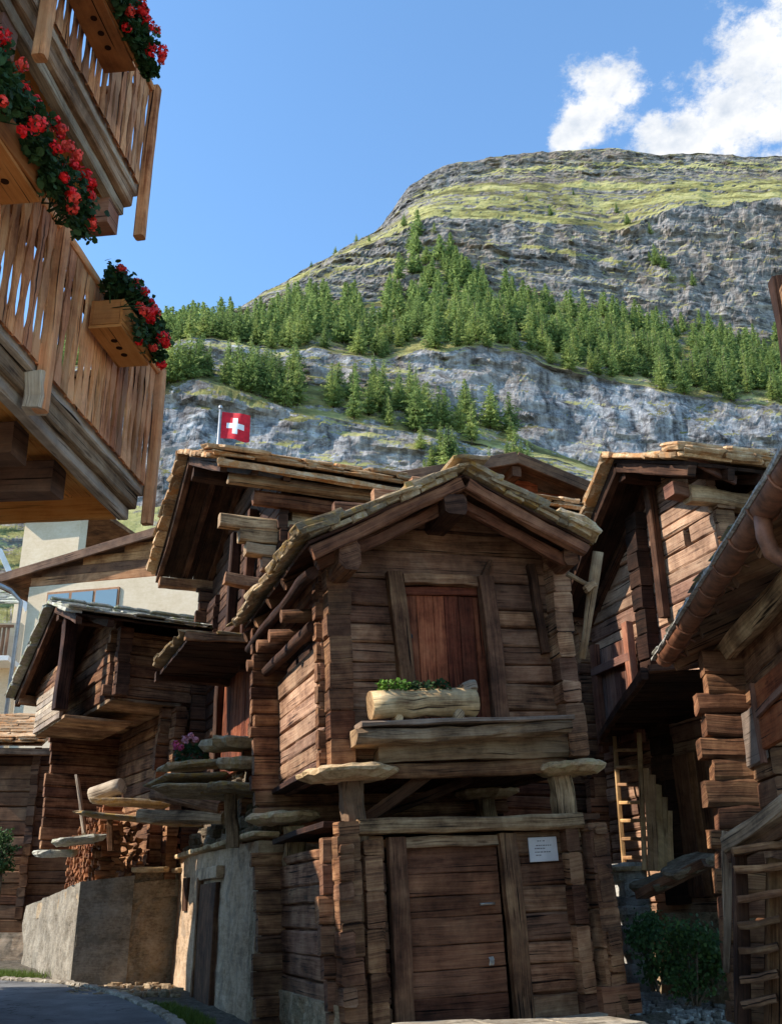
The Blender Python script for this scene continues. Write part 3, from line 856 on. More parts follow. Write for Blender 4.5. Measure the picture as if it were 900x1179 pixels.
m = MB(); logwall(m, 'x', 0.12, 1.2, CL, 2.4, zj-.08, .15, (.15, .2), course=.24); part(m, 'lower_front_wall', ['wood_dark'], sm)
m = MB(); logwall(m, 'y', 1.3, .1, CD, 2.0, zj-.08, .15, (.2, .2), course=.24); part(m, 'lower_gable_wall', ['wood_dark'], sm)
m = MB(); blockcol(m, 1.35, -.05, .22, .3, 2.2, zj-.1, (.2, .3)); blockcol(m, 1.9, .02, .18, .2, 2.4, zj-.1, (.2, .3)); part(m, 'log_corner', ['wood_dark'], sm)
m = MB(); blockcol(m, .12, -.12, .26, .26, zj, 7.0, (.2, .28)); part(m, 'log_corner', ['wood_black'], sm)
# outer post, panel and the pale planked box at the foot of the gable overhang
one('gable_post', ['wood_black'], sm, (-.72, .95, 5.45), (-.72, .95, 7.3), .26, .26, seg=5, rough=.01)
m = MB()
z = 5.35
for h in (.12, .12, .12, .12, .14, .16):
    m.beam((-.62, 1.3, z+h/2), (-.62, 3.6, z+h/2), .07, h-.008, seg=4, rough=.004, bev=.008); z += h
part(m, 'plank_box', ['wood_grey'], sm, 'pale sunlit boards of a box below the gable')
m = MB(); y = 1.2
while y < 3.6: m.beam((-.6, y, 5.35), (.8, y, 5.35), .28, .06, seg=3, rough=.004); y += .29
part(m, 'box_floor', ['wood_tan'], sm)
m = MB(); logwall(m, 'y', -.62, 1.6, 4.0, 6.1, 6.6, .1, (.1, .1), course=.2); part(m, 'side_boards', ['wood_dark'], sm)
croof = thing('roof', None, None); croof.parent = sm
XE = -1.05; RX = CL+.5
EN = V((0, -.75, 6.96)); RG = V((0, 1.2, 7.62)); EFa = V((0, 4.35, 6.22))
m = MB()
for E_ in (EN, EFa):
    s_ = RG-E_; slabroof(m, V((XE, E_.y, E_.z)), (1, 0, 0), RX-XE, s_.normalized(), s_.length, .38, .6, (.03, .05), (.35, .8), 0, .03, .06, 2, .06)
part(m, 'roof_slabs', ['slab_pale'], croof)
m = MB()
for E_ in (EN, EFa):
    s_ = RG-E_; deck(m, V((XE+.04, E_.y, E_.z)), (1, 0, 0), RX-XE-.08, s_.normalized(), s_.length-.02, .04, .24)
part(m, 'roof_boards', ['wood_soffit'], croof)
m = MB()
for E_ in (EN, EFa):
    s_ = RG-E_; L = s_.length; sn = s_.normalized(); q = 0.0
    n_ = V((1, 0, 0)).cross(sn); n_ = n_ if n_.z > 0 else -n_
    while q < L-.3:
        w = rnd(.5, .8); m.slab(V((XE, E_.y, E_.z))+sn*(q+w/2)+n_*rnd(.02, .05), sn, (1, 0, 0), w, .35, rnd(.05, .08), .05, 9); q += w
part(m, 'verge_stones', ['slab_pale'], croof)
for x in (XE+.12, XE+.7):
    for E_ in (EN, EFa):
        one('rafter', ['wood_black'], croof, (x, E_.y, E_.z-.12), (x, RG.y, RG.z-.12), .12, .14, seg=4, rough=.01)
one('eave_purlin', ['wood_dark'], croof, (XE+.1, 4.1, 6.16), (.2, 4.1, 6.16), .2, .2, seg=4)
one('ridge_purlin', ['wood_black'], croof, (XE+.1, 1.1, 7.36), (.2, 1.1, 7.36), .2, .2, seg=4)
# masonry the small barn stands on
m = MB(); m.patch((1.2, .0, .2), (4.0, .0, .2), (4.0, .0, 2.55), (1.2, .0, 2.55), 30, 18, .06, 2, .3, 0, 21)
part(m, 'masonry_base', ['rubble'], sm)
m = MB(); m.patch((1.22, 3.9, .2), (1.22, .02, .2), (1.22, .02, 2.2), (1.22, 3.9, 2.2), 26, 16, .06, 2, .3, 0, 23)
part(m, 'masonry_base', ['rubble'], sm)

# =================================================================== STONE BASE with firewood (E)
E = Frame(at(80, 1140, 20), 16, 0.0)
sb = thing('foundation_wall', 'rough grey stone and plaster foundation wall beside the lane, carrying the firewood', 'wall', E)
q0 = E.onY(205, 1005); 
m = MB(); m.patch((0, 0, -.4), (.95, 0, -.4), (.95, 0, 1.9), (0, 0, 1.78), 22, 34, .03, 1.6, .4, 0, 31); part(m, 'plaster_face', ['concrete'], sb)
m = MB(); m.patch((.95, .12, -.4), (2.3, .12, -.4), (2.3, .12, 2.02), (.95, .12, 1.96), 34, 40, .09, 2.2, .4, 0, 37); part(m, 'rubble_face', ['rubble'], sb)
bl_ = E.loc(at(27, 1130, 25.2)); tl_ = E.loc(at(29, 1044, 25.2))
m = MB(); m.patch((bl_.x, bl_.y, bl_.z-.5), (0, 0, -.6), (0, 0, 1.78), (tl_.x, tl_.y, tl_.z), 60, 40, .06, 1.3, .4, 0, 41); part(m, 'side_face', ['concrete'], sb)
E2 = Frame(E.O, math.degrees(math.atan2(-(E.W(*bl_)-E.O).x, (E.W(*bl_)-E.O).y)), 0.0)
m = MB(); m.patch((0.02, 0.05, 1.72), (2.3, 0.05, 1.9), (2.3, 6.0, 1.9), (tl_.x+.05, tl_.y, tl_.z-.05), 12, 12, .04, 2, .3, 0, 43); part(m, 'top', ['rubble'], sb)
m = MB(); x = .9
while x < 2.3:
    w = rnd(.5, .8); m.slab((x+w/2, .05, 2.0), (1, 0, .03), (0, 1, 0), w, .45, .09, .05, 12); x += w
part(m, 'coping_slabs', ['disc_stone'], sb)

def splitlog(mats, L, r):
    mb = MB(); n = 7; b0 = 0; ph = rnd(0, 6)
    tint = mb.tri(); cut = random.choice((2.2, 3.4, 6.3))
    prof = []
    for k in range(n):
        g = cut*k/(n-1) if cut < 6 else 2*math.pi*k/n
        prof.append((math.cos(g)*r*rnd(.85, 1.1), math.sin(g)*r*rnd(.85, 1.1)))
    if cut < 6: prof.append((0, 0)); n += 1
    for y in (0, L):
        for (a, b) in prof: mb.v.append(V((a, y+rnd(-.01, .01), b)))
    for k in range(n):
        k2 = (k+1) % n; mb.face((k2, k, n+k, n+k2), ((0, k*.05), (0, k*.05+.05), (L, k*.05+.05), (L, k*.05)), tint, 0)
    mb.face(tuple(range(n)), tuple((a*3, 3+b*3) for a, b in prof), tint, 1)
    mb.face(tuple(range(2*n-1, n-1, -1)), tuple((a*3, 6+b*3) for a, b in prof), tint, 1)
    me = mb.build('split_log', list(mats)); return me
def woodpile(frame, x0, x1, z0, z1, y, L, mats, label, group, step=.12, outx=False, jit=.02):
    protos = [splitlog(mats, L, rnd(.055, .075)) for _ in range(7)]
    k = 0; z = z0
    while z < z1(0) if callable(z1) else z < z1:
        x = x0+(step/2 if k % 2 else 0)
        while x < x1:
            lim = z1(x) if callable(z1) else z1
            if z < lim:
                src = random.choice(protos); o = src.copy(); COL.objects.link(o)
                base = frame.M() @ Matrix.Translation(V((x+rnd(-jit, jit), y+rnd(-.05, .03), z+rnd(-.012, .012)) if not outx else (y+rnd(-.05, .03), x+rnd(-jit, jit), z+rnd(-.012, .012))))
                o.matrix_world = base @ (Matrix.Rotation(-math.pi/2, 4, 'Z') if outx else Matrix.Identity(4)) @ Matrix.Rotation(rnd(0, 6.28), 4, 'Y')
                tag(o, label, 'firewood', group)
            x += step*rnd(.85, 1.1)
        z += step*.86; k += 1
    for p in protos: bpy.data.objects.remove(p)
woodpile(E2, .05, 3.4, 1.80, lambda x: 3.15-.12*x, .30, .36, ('wood_end', 'wood_end'), 'split firewood log in the sunlit orange stack on the grey stone base', 'sunlit firewood stack on the stone base', outx=True, step=.135)
woodpile(E, .50, 1.05, 1.88, 2.85, .12, .4, ('wood_end', 'wood_end'), 'split firewood log in the sunlit orange stack on the grey stone base', 'sunlit firewood stack on the stone base', step=.13)
woodpile(E, 1.45, 2.35, 2.12, 3.05, .2, .4, ('wood_endred', 'wood_endred'), 'reddish firewood log in the shaded stack between the two barns', 'shaded reddish firewood stack', step=.12)
# slab cover and lean-to boards above the firewood
lone_slab(64, 983, 20.6, .7, .6, .09, 'pale stone slab overhanging the lane end of the sunlit firewood', (.04, 0), 'slab_pale', 15)
lone_slab(92, 968, 20.3, .9, .9, .08, 'thin slab lying on top of the sunlit firewood', (.06, 0), 'slab_pale', 15)
lone_slab(162, 944, 19.4, 2.0, .9, .06, 'long flat slab roofing the firewood niche', (-.05, 0), 'slab_stone', 16)
lone_slab(150, 925, 19.8, 1.5, .8, .06, 'dark slab tilted on the ledge under the small barn', (.02, 0), 'slab_stone', 16)
m = MB(); m.tube(at(106, 917, 19.8), at(140, 905, 19.6), .16, .15, 12, 4, .01)
tag(m.build('short_log', 'wood_grey'), 'short grey round log lying on the ledge above the firewood', 'log')
m = MB(); m.beam(at(88, 895, 20.9), at(98, 962, 20.5), .22, .05, (1, 0, 0), seg=4, rough=.008)
tag(m.build('plank', 'wood_grey'), 'pale sunlit plank standing upright behind the firewood', 'plank')
m = MB(); m.beam(at(127, 980, 19.6), at(127, 940, 19.6), .1, .1, (0, -1, 0), seg=3)
tag(m.build('wooden_post', 'wood_dark'), 'dark short post holding up the long flat slab', 'post')
m = MB(); a, b = at(180, 915, 18.2), at(258, 930, 17.4); m.beam(a, b, .3, .22, seg=6, rough=.015, bev=.05)
tag(m.build('beam', 'wood_dark'), 'old dark beam lying across the gap below the slab stack', 'beam')
m = MB(); a, b = at(165, 938, 18.4), at(262, 944, 17.4); m.beam(a, b, .3, .2, seg=6, rough=.015, bev=.05)
tag(m.build('beam', 'wood_tan'), 'lower weathered beam spanning above the reddish firewood', 'beam')

# =================================================================== DARK LOG BARN at the far left (D)
D = Frame(at(92, 1075, 26.5), 4, 0.0)
db = thing('log_house', 'dark brown log wall at the left edge on a grey plaster foot', 'barn', D)
m = MB(); logwall(m, 'x', 0, -4.0, 0.0, .0, 4.3, .18, (.2, .12), course=.27); part(m, 'front_wall', ['wood_brown'], db)
m = MB(); logwall(m, 'y', 0.0, .0, 4, .0, 4.3, .18, (.15, .2), course=.27, outdir=1); part(m, 'side_wall', ['wood_brown'], db)
m = MB(); blockcol(m, -1.45, -.06, .18, .16, .3, 4.3, (.2, .3)); part(m, 'cross_wall_ends', ['wood_brown'], db)
m = MB(); m.patch((-4, -.03, -1.9), (.1, -.03, -1.9), (.1, -.03, .02), (-4, -.03, .02), 30, 14, .03, 1.5, .3, 0, 51); part(m, 'plaster_foot', ['plaster_old'], db)
m = MB(); slabroof(m, (-4.2, -.6, 4.3), (1, 0, 0), 2.95, V((0, 1, .42)).normalized(), 3.0, .3, .5, (.03, .05), (.5, 1.0), 0, .03, .05, 3, .05); part(m, 'roof_slabs', ['slab_warm'], db)
m = MB(); deck(m, (-4.2, -.58, 4.3), (1, 0, 0), 2.95, V((0, 1, .42)).normalized(), 3.0, .05, .25); part(m, 'roof_boards', ['wood_dark'], db)
one('eave_beam', ['wood_tan'], db, (-4.2, -.5, 4.12), (-.6, -.5, 4.12), .16, .14, seg=6)

# =================================================================== CREAM HOUSE behind on the left
H = Frame(V((at(130, 690, 32).x, 32, 0)), -15, 0.0)
ch = thing('cream_house', 'cream plastered house behind the small barn, with a wide brown gable roof', 'house', H)
a = H.onY(34, 676); b = H.onY(232, 676); zt = a.z
m = MB(); m.beam((a.x, .2, zt/2-.2), (b.x+5.5, .2, zt/2-.2), .4, zt+.4, seg=2, rough=0, bev=.01); part(m, 'front_wall', ['cream_plaster'], ch)
m = MB(); m.beam((a.x+.2, .4, zt/2-.2), (a.x+.2, 8, zt/2-.2), .4, zt+.4, seg=2, rough=0, bev=.01); part(m, 'side_wall', ['cream_plaster'], ch)
apx = b.x+.6
e0 = H.onY(-4, 668, -.2); e1 = H.onY(175, 614, -.2)
slope = (e1.z-e0.z)/(e1.x-e0.x)
zr = e0.z+(apx-e0.x)*slope
m = MB()
z = zt+.02
while z < zr-.2:
    xl = max(a.x, e0.x+(z+.2-e0.z)/slope+.3); m.beam((xl, .1, z+.15), (2*apx-xl, .1, z+.15), .12, .295, seg=2, rough=.0, bev=.008); z += .3
part(m, 'gable_boarding', ['wood_gable'], ch, 'orange brown boarded gable')
hroof = MB()
for sg in (0, 1):
    x0 = e0.x if sg == 0 else 2*apx-e0.x
    for k in range(16):
        y = -.2+k*.55+.27
        hroof.beam((x0, y, e0.z+.02), (apx, y, zr+.02), .54, .12, seg=2, rough=0, bev=.01)
part(hroof, 'roof', ['wood_brown'], ch)
m = MB()
for sg in (0, 1):
    x0 = e0.x-.02 if sg == 0 else 2*apx-e0.x+.02
    m.beam((x0, -.26, e0.z-.02), (apx, -.26, zr-.02), .1, .3, seg=4, rough=.004)
part(m, 'bargeboard', ['wood_brown'], ch)
m = MB(); m.beam((e0.x+.35, -1.0, e0.z-.28), (e0.x+.35, 6, e0.z-.28), .14, .2); part(m, 'eave_purlin', ['wood_brown'], ch)
m = MB(); pb = H.onY(34, 676); dpx = a.x-.14
m.path([(e0.x+.0, -1.1, e0.z-.12), (dpx-.2, -.5, e0.z-.5), (dpx, -.15, e0.z-.8), (dpx, -.15, .5)], .07, 8); part(m, 'downpipe', ['zinc'], ch)
wa = H.onY(56, 683); wb = H.onY(134, 722)
wn = one('window', ['frame_wood'], ch, (wa.x, -.0, (wa.z+wb.z)/2), (wb.x, -.0, (wa.z+wb.z)/2), .14, abs(wa.z-wb.z), bev=.01)
n3 = 3
for i in range(n3):
    x0 = wa.x+(wb.x-wa.x)*(i+.06)/n3; x1 = wa.x+(wb.x-wa.x)*(i+.94)/n3
    one('pane', ['window_glass'], wn, (x0, -.075, (wa.z+wb.z)/2), (x1, -.075, (wa.z+wb.z)/2), .02, abs(wa.z-wb.z)*.88, bev=.003, seg=1, rough=0)
# white house further back
G = Frame(V((at(25, 640, 46).x, 46, 0)), -15, 0.0)
g1 = thing('white_house', 'white plastered wall rising above the cream house roof under the balcony', 'house', G)
ga = G.onY(24, 640); gb = G.onY(92, 612)
m = MB(); m.beam((ga.x, .3, 8.5), (gb.x, .3, 8.5), .6, (G.onY(60, 618).z+1.2-8.5)*2, seg=2, rough=0, bev=.01); part(m, 'wall', ['cream_plaster'], g1)
zt2 = G.onY(60, 618).z+1.2
m = MB(); m.beam((ga.x-.6, 2, zt2+.1), (gb.x+.6, 2, zt2+.1), 5.5, .22, seg=2, rough=0); part(m, 'roof', ['wood_brown'], g1)
# neighbour with balcony at the left edge
N = Frame(V((at(22, 740, 40).x, 40, 0)), 2, 0.0)
nb = thing('pale_house', 'pale house with a dark slatted balcony at the left edge behind the downpipe', 'house', N)
na = N.onY(22, 740)
zz = N.onY(10, 720).z
m = MB(); m.beam((-6, .3, zz/2), (.0, .3, zz/2), .6, zz+.2, seg=2, rough=0); part(m, 'wall', ['cream_plaster'], nb)
bz0 = N.onY(10, 755, -1.2).z; bz1 = N.onY(10, 722, -1.2).z
m = MB(); x = -6
while x < .0: m.beam((x, -1.2, bz0), (x, -1.2, bz1), .11, .04, (0, -1, 0), seg=1); x += .16
part(m, 'balcony_slats', ['wood_brown'], nb)
m = MB(); m.beam((-6, -.6, bz0-.12), (.1, -.6, bz0-.12), 1.4, .2, seg=2); m2 = part(m, 'balcony_floor', ['white_plaster'], nb)
m = MB(); m.beam((-6, -1.2, bz1+.04), (.1, -1.2, bz1+.04), .1, .1, seg=2); part(m, 'handrail', ['wood_brown'], nb)
rz0 = N.onY(10, 690, -1).z
m = MB(); slabroof(m, (-6, -.8, zz+.6), (1, 0, 0), 6.5, V((0, 1, .5)).normalized(), 3.5, .4, .6, (.04, .06), (.4, .8)); part(m, 'roof_slabs', ['slab_pale'], nb)
m = MB(); m.beam((-.9, -1.1, rz0+2.0), (.5, -1.0, zz+.3), .18, .2, seg=2); part(m, 'bargeboard', ['white_plaster'], nb)

# =================================================================== BROWN CHALET behind the granary
I_ = Frame(V((at(594, 530, 24).x, 24, 0)), 16, 0.0)
bc = thing('brown_chalet', 'brown boarded chalet gable peeking up behind the granary roof', 'house', I_)
ap = I_.onY(594, 527, -.8); el = I_.onY(690, 566, -.8)
sl_ = (ap.z-el.z)/(el.x-ap.x)
m = MB(); z = 2.0
while z < ap.z-.3:
    hw = min(3.4, (ap.z-.2-z)/sl_); m.beam((ap.x-hw, .1, z+.13), (ap.x+hw, .1, z+.13), .14, .262, seg=2, rough=.002, bev=.012); z += .26
part(m, 'gable_wall', ['wood_red'], bc)
m = MB()
for sg in (-1, 1):
    for k in range(12):
        y = -.8+.5*k+.25
        m.beam((ap.x+sg*4.2, y, ap.z-4.2*sl_+.05), (ap.x, y, ap.z+.05), .49, .14, seg=2, rough=0)
part(m, 'roof', ['wood_brown'], bc)
m = MB()
for sg in (-1, 1): m.beam((ap.x+sg*4.2, -.86, ap.z-4.2*sl_-.03), (ap.x, -.86, ap.z-.03), .1, .3, seg=4, rough=.004)
part(m, 'bargeboard', ['wood_brown'], bc)
one('ridge_beam', ['wood_brown'], bc, (ap.x, -.8, ap.z-.35), (ap.x, 4, ap.z-.35), .22, .26)

# house seen through the gap right of the granary
J = Frame(V((at(684, 800, 27).x, 27, 0)), 10, 0.0)
gh = thing('small_house', 'small house with green framed window glimpsed in the gap between the granary and right barn', 'house', J)
jt = J.onY(684, 702); jb = J.onY(684, 830)
m = MB(); m.beam((-1.2, .2, jt.z-.2), (1.6, .2, jt.z-.2), .4, .95, seg=2, rough=0); part(m, 'upper_wall', ['white_plaster'], gh)
one('beam', ['wood_orange'], gh, (-1.2, -.1, J.onY(684, 738).z), (1.6, -.1, J.onY(684, 738).z), .3, .35)
jw = J.onY(684, 770).z
m = MB(); m.beam((-1.2, .2, jw-3.0), (1.6, .2, jw-3.0), .38, 7.2, seg=2, rough=0); part(m, 'lower_wall', ['cream_plaster'], gh)
fr = one('window', ['green_frame'], gh, (-.28, .0, jw), (.32, .0, jw), .12, 1.2)
one('pane', ['window_glass'], fr, (-.2, -.07, jw), (.1, -.07, jw), .02, 1.0, seg=1, rough=0, bev=.002)
m = MB(); m.tube(at(672, 812, 20), at(690, 790, 20.4), .07, .06, 8, 3, .01)
tag(m.build('bent_pole', 'lead_edge'), 'pale pole end sticking out in the gap beside the granary', 'pole')
m = MB(); logwall(m, 'x', 0, -1.2, 1.4, 0, 5.1, .2, (.1, .1), course=.28)
lw = m.build('log_stack_wall', ['wood_dark']); place(lw, Frame(V((at(690, 900, 21).x, 21, .4)), 14))
tag(lw, 'dark log wall low in the gap behind the granary', 'wall')
m = MB(); p = at(689, 937, 19); m.beam(p+V((-.32, 0, 0)), p+V((.34, .1, 0)), .05, .5, seg=1, rough=.0); 
m.beam(p+V((-.3, .05, -.9)), p+V((-.3, .05, .2)), .06, .06, (0, -1, 0), seg=1); m.beam(p+V((.3, .15, -.9)), p+V((.3, .15, .2)), .06, .06, (0, -1, 0), seg=1)
tag(m.build('panel', 'tarp'), 'blue grey panel leaning low in the gap beside the stilt', 'panel')

# =================================================================== RIGHT BARN (K)
o_ = at(825, 610, 14); o_.z = 0
K = Frame(o_, 18, 1.5)
kb = thing('tall_barn', 'tall dark log barn on the right with orange stained slab roof and sunlit gable logs', 'barn', K)
KL, KD = 4.2, 3.7
def kclip(z):
    if z < 7.1: return (-9, 9)
    k = (8.15-z)
    return (1.05-k*1.9, 1.05+k*1.7)
m = MB(); logwall(m, 'x', 0, .05, KL, 3.2, 7.2, .16, (.0, .2), course=.25); part(m, 'front_wall', ['wood_dark'], kb)
m = MB(); logwall(m, 'y', 0, .0, KD, 1.6, 8.1, .16, (.16, .3), [(.42, .58, 6.75, 6.95)], course=.23, clip=kclip); part(m, 'gable_wall', ['wood_side'], kb, 'sunlit pinkish brown gable logs')
m = MB(); logwall(m, 'x', KD, .0, KL, 1.0, 7.2, .16, (.3, .2), course=.25, outdir=1); part(m, 'back_wall', ['wood_dark'], kb)
m = MB(); logwall(m, 'y', KL, .0, KD, 1.0, 8.1, .16, (.2, .2), course=.25, clip=kclip, outdir=1); part(m, 'gable_wall', ['wood_dark'], kb)
m = MB(); blockcol(m, .2, -.12, .3, .26, 3.2, 7.3, (.2, .32)); part(m, 'log_corner', ['wood_dark'], kb)
m = MB(); blockcol(m, .85, -.1, .28, .22, 6.4, 7.4, (.2, .3)); part(m, 'log_corner', ['wood_dark'], kb)
m = MB(); blockcol(m, -.12, 1.62, .22, .3, 1.8, 7.6, (.25, .4)); part(m, 'cross_wall_ends', ['wood_soffit'], kb)  # shaded column: the shade is put into its near-black wood colour
m = MB(); blockcol(m, -.12, KD, .22, .3, 1.4, 7.0, (.4, .6)); part(m, 'cross_wall_ends', ['wood_dark'], kb)
one('eave_purlin', ['wood_redlit'], kb, (-.65, -.16, 7.27), (-.38, -.16, 7.27), .24, .2, seg=3)
one('eave_purlin', ['wood_tan'], kb, (-.40, -.2, 7.2), (.62, -.2, 7.2), .24, .24, seg=4, rough=.015, bev=.05)
one('eave_purlin', ['wood_tan'], kb, (.66, -.2, 7.2), (KL, -.2, 7.2), .26, .3, seg=5, rough=.015, bev=.06)
one('fascia_board', ['wood_redlit'], kb, (-.7, -.72, 7.56), (.2, -.55, 7.36), .05, .15, seg=5, rough=.006)
# red framed gable door
m = MB(); y = 2.15
while y < 3.1:
    m.beam((-.12, y, 4.2), (-.12, y, 5.75), .15, .05, (-1, 0, 0), seg=3, rough=.003); y += .158
kd = part(m, 'gable_door', ['wood_redlit'], kb)
one('door_post', ['wood_redlit'], kd, (-.2, 2.05, 4.1), (-.2, 2.05, 5.95), .16, .12, (-1, 0, 0))
one('door_post', ['wood_redlit'], kd, (-.2, 3.15, 4.1), (-.2, 3.15, 5.85), .16, .12, (-1, 0, 0))
one('door_rail', ['wood_redlit'], kd, (-.22, 2.0, 5.4), (-.22, 3.2, 5.4), .1, .14)
one('gable_post', ['wood_black'], kb, (-.1, 1.15, 5.8), (-.1, 1.15, 7.9), .14, .14, seg=3)
kroof = thing('roof', None, None); kroof.parent = kb
XE = -.78; RX = KL+.4
EN = V((0, -.75, 7.46)); RG = V((0, 1.05, 8.25)); EFa = V((0, 3.5, 6.45))
m = MB()
for E_ in (EN, EFa):
    s_ = RG-E_; slabroof(m, V((XE, E_.y, E_.z)), (1, 0, 0), RX-XE, s_.normalized(), s_.length, .36, .6, (.035, .07), (.35, .9), 0, .03, .07, 4, .07)
part(m, 'roof_slabs', ['slab_warm'], kroof)
m = MB()
for E_ in (EN, EFa):
    s_ = RG-E_; deck(m, V((XE+.04, E_.y, E_.z)), (1, 0, 0), RX-XE-.08, s_.normalized(), s_.length-.02, .05, .24)
part(m, 'roof_boards', ['wood_soffit'], kroof)
m = MB()
for E_ in (EN, EFa):
    s_ = RG-E_; L = s_.length; sn = s_.normalized(); q = 0.0
    n_ = V((1, 0, 0)).cross(sn); n_ = n_ if n_.z > 0 else -n_
    while q < L-.2:
        w = rnd(.25, .5); m.slab(V((XE, E_.y, E_.z))+sn*(q+w/2)+n_*rnd(.03, .08), sn, (1, 0, 0), w, .3, rnd(.06, .09), .06, 8); q += w
part(m, 'verge_stones', ['slab_warm'], kroof)
for x in (XE+.12, XE+.75, XE+1.3):
    for E_ in (EN, EFa):
        one('rafter', ['wood_black'], kroof, (x, E_.y, E_.z-.13), (x, RG.y, RG.z-.13), .12, .15, seg=4, rough=.01)
one('verge_beam', ['wood_black'], kroof, (XE+.15, 2.9, 7.15), (.2, 2.9, 7.15), .2, .22)
one('verge_beam', ['wood_black'], kroof, (XE+.15, 1.05, 8.03), (.2, 1.05, 8.03), .2, .24)
# plank partition below and boards beside the ladder
m = MB(); y = .2
while y < 1.9:
    w = rnd(.16, .22); m.beam((-.03, y+w/2, 1.9), (-.03, y+w/2, 3.8), w-.01, .05, (-1, 0, 0), seg=3); y += w
part(m, 'lower_boards', ['wood_brown'], kb)
# masonry pillar, ledge slabs and cellar below
kp = thing('stone_pier', 'rough light stone pier under the ladder at the right barn corner', 'pier', K)
pc = K.loc(at(729, 1060, 15.9))
m = MB(); z = -.2; 
pz_top = K.loc(at(729, 1005, 15.9)).z
while z < pz_top:
    h = rnd(.12, .24); m.slab((pc.x+rnd(-.03, .03), pc.y, z+h/2), (1, 0, 0), (0, 1, 0), rnd(.34, .5), rnd(.4, .55), h, .06, 10, power=.6); z += h*.96
part(m, 'stacked_stones', ['pier_stone'], kp)
m = MB(); m.slab((pc.x-.05, pc.y, pz_top+.05), (1, 0, 0), (0, 1, 0), .75, .7, .07, .05, 12); part(m, 'cap_slab', ['slab_stone'], kp)
m = MB(); m.patch((-.3, .1, -.3), (4.0, .1, -.3), (4.0, .1, 1.55), (-.3, .1, 1.75), 40, 16, .08, 2, .3, 0, 61); part(m, 'cellar_wall', ['rubble'], kb)
m = MB(); m.patch((-.1, 3.8, -.3), (-.1, .1, -.3), (-.1, .1, 1.7), (-.1, 3.8, 1.7), 40, 16, .08, 2, .3, 0, 63); part(m, 'cellar_wall', ['rubble'], kb)
lone_slab(757, 1016, 13.6, .6, .7, .08, 'rough grey slab on the cellar ledge nearest the pier', (.3, .1), 'slab_dark', 10)
lone_slab(792, 997, 13.2, .6, .7, .08, 'higher rough slab on the cellar ledge near the leaning board', (.45, .1), 'slab_dark', 10)
m = MB(); m.beam(at(738, 1032, 13.5), at(815, 993, 12.9), .3, .10, seg=5, rough=.012)
tag(m.build('ledge_plank', 'wood_dark'), 'dark plank edge sloping up under the cellar ledge slabs', 'plank')
# ladder
ld_ = thing('ladder', 'sunlit pale wooden ladder leaning at the right barn below the pent roof', 'ladder')
la, lb_ = at(708, 858, 16.5), at(719, 1003, 16.3)
ra, rb_ = at(736, 858, 15.7), at(742, 1003, 15.5)
one('rail', ['wood_new'], ld_, la+(la-lb_)*.1, lb_, .05, .07, (1, 0, 0), seg=4, rough=.003)
one('rail', ['wood_new'], ld_, ra+(ra-rb_)*.1, rb_, .05, .07, (1, 0, 0), seg=4, rough=.003)
for k in range(7):
    q = (k+.3)/7
    one('rung', ['wood_new'], ld_, la.lerp(lb_, q), ra.lerp(rb_, q), .05, .05, seg=2, rough=.003)
m = MB()
for (x0, x1, y0, y1) in ((744, 749, 885, 1003), (751, 755, 893, 1003), (758, 761, 904, 1003), (764, 767, 918, 1002), (770, 773, 934, 1001)):
    m.beam(at(x0, y0, 15.3), at(x1, y1, 15.2), .085, .03, (0, -1, 0), seg=3)
    o = m.build('board', 'wood_new'); tag(o, 'narrow pale board stood upright beside the ladder', 'board', 'pale boards beside the ladder'); m = MB()

# =================================================================== NEAR RIGHT HOUSE (L)
L_ = Frame(at(764, 768, 11.5), -5.2, 0.0); L_.O.z -= 0
nh = thing('eaves_house', 'near dark log house at the right edge with copper gutter and red shutters', 'house', L_)
gz = 0.0
z_g = -L_.O.z   # local z of world 0
m = MB(); logwall(m, 'y', .64, -8.5, -.55, z_g-.2, -.02, .18, (.0, .35), [(-2.75, -1.55, -1.75, -.72)], course=.24); part(m, 'street_wall', ['wood_dark'], nh)
m = MB(); logwall(m, 'x', -.55, .64, 4.5, z_g-.2, 1.2, .18, (.0, .2), course=.24, outdir=1); part(m, 'end_wall', ['wood_dark'], nh)
m = MB(); z = z_g; k = 0
while z < -.05:
    h = rnd(.18, .26); e = .62+.16*abs(math.sin(k*1.7))-(.12 if z > -.6 else 0)
    m.beam((.64+.05-e*.7, -.75, z+h/2), (.81, -.75, z+h/2), .26, h-.008, seg=2, rough=.01, bev=.03); z += h; k += 1
part(m, 'log_corner', ['wood_dark'], nh)
# flat canopy running on beyond the end of the house
m = MB(); y = .5
while y < 5.1:
    m.beam((-.12, y+.14, .06), (1.15, y+.14, .06), .272, .05, seg=3, rough=.006); y += .28
cn = part(m, 'end_canopy', ['wood_soffit'], nh)
one('canopy_edge', ['wood_black'], cn, (-.24, 5.15, .02), (1.2, 5.15, .02), .16, .20, seg=4, rough=.01)
one('canopy_edge', ['wood_dark'], cn, (-.10, .46, .08), (.75, .46, .16), .08, .09, seg=4, rough=.008)
one('canopy_edge', ['wood_black'], cn, (-.15, .5, .05), (-.2, 5.1, .05), .08, .14, seg=6, rough=.008)
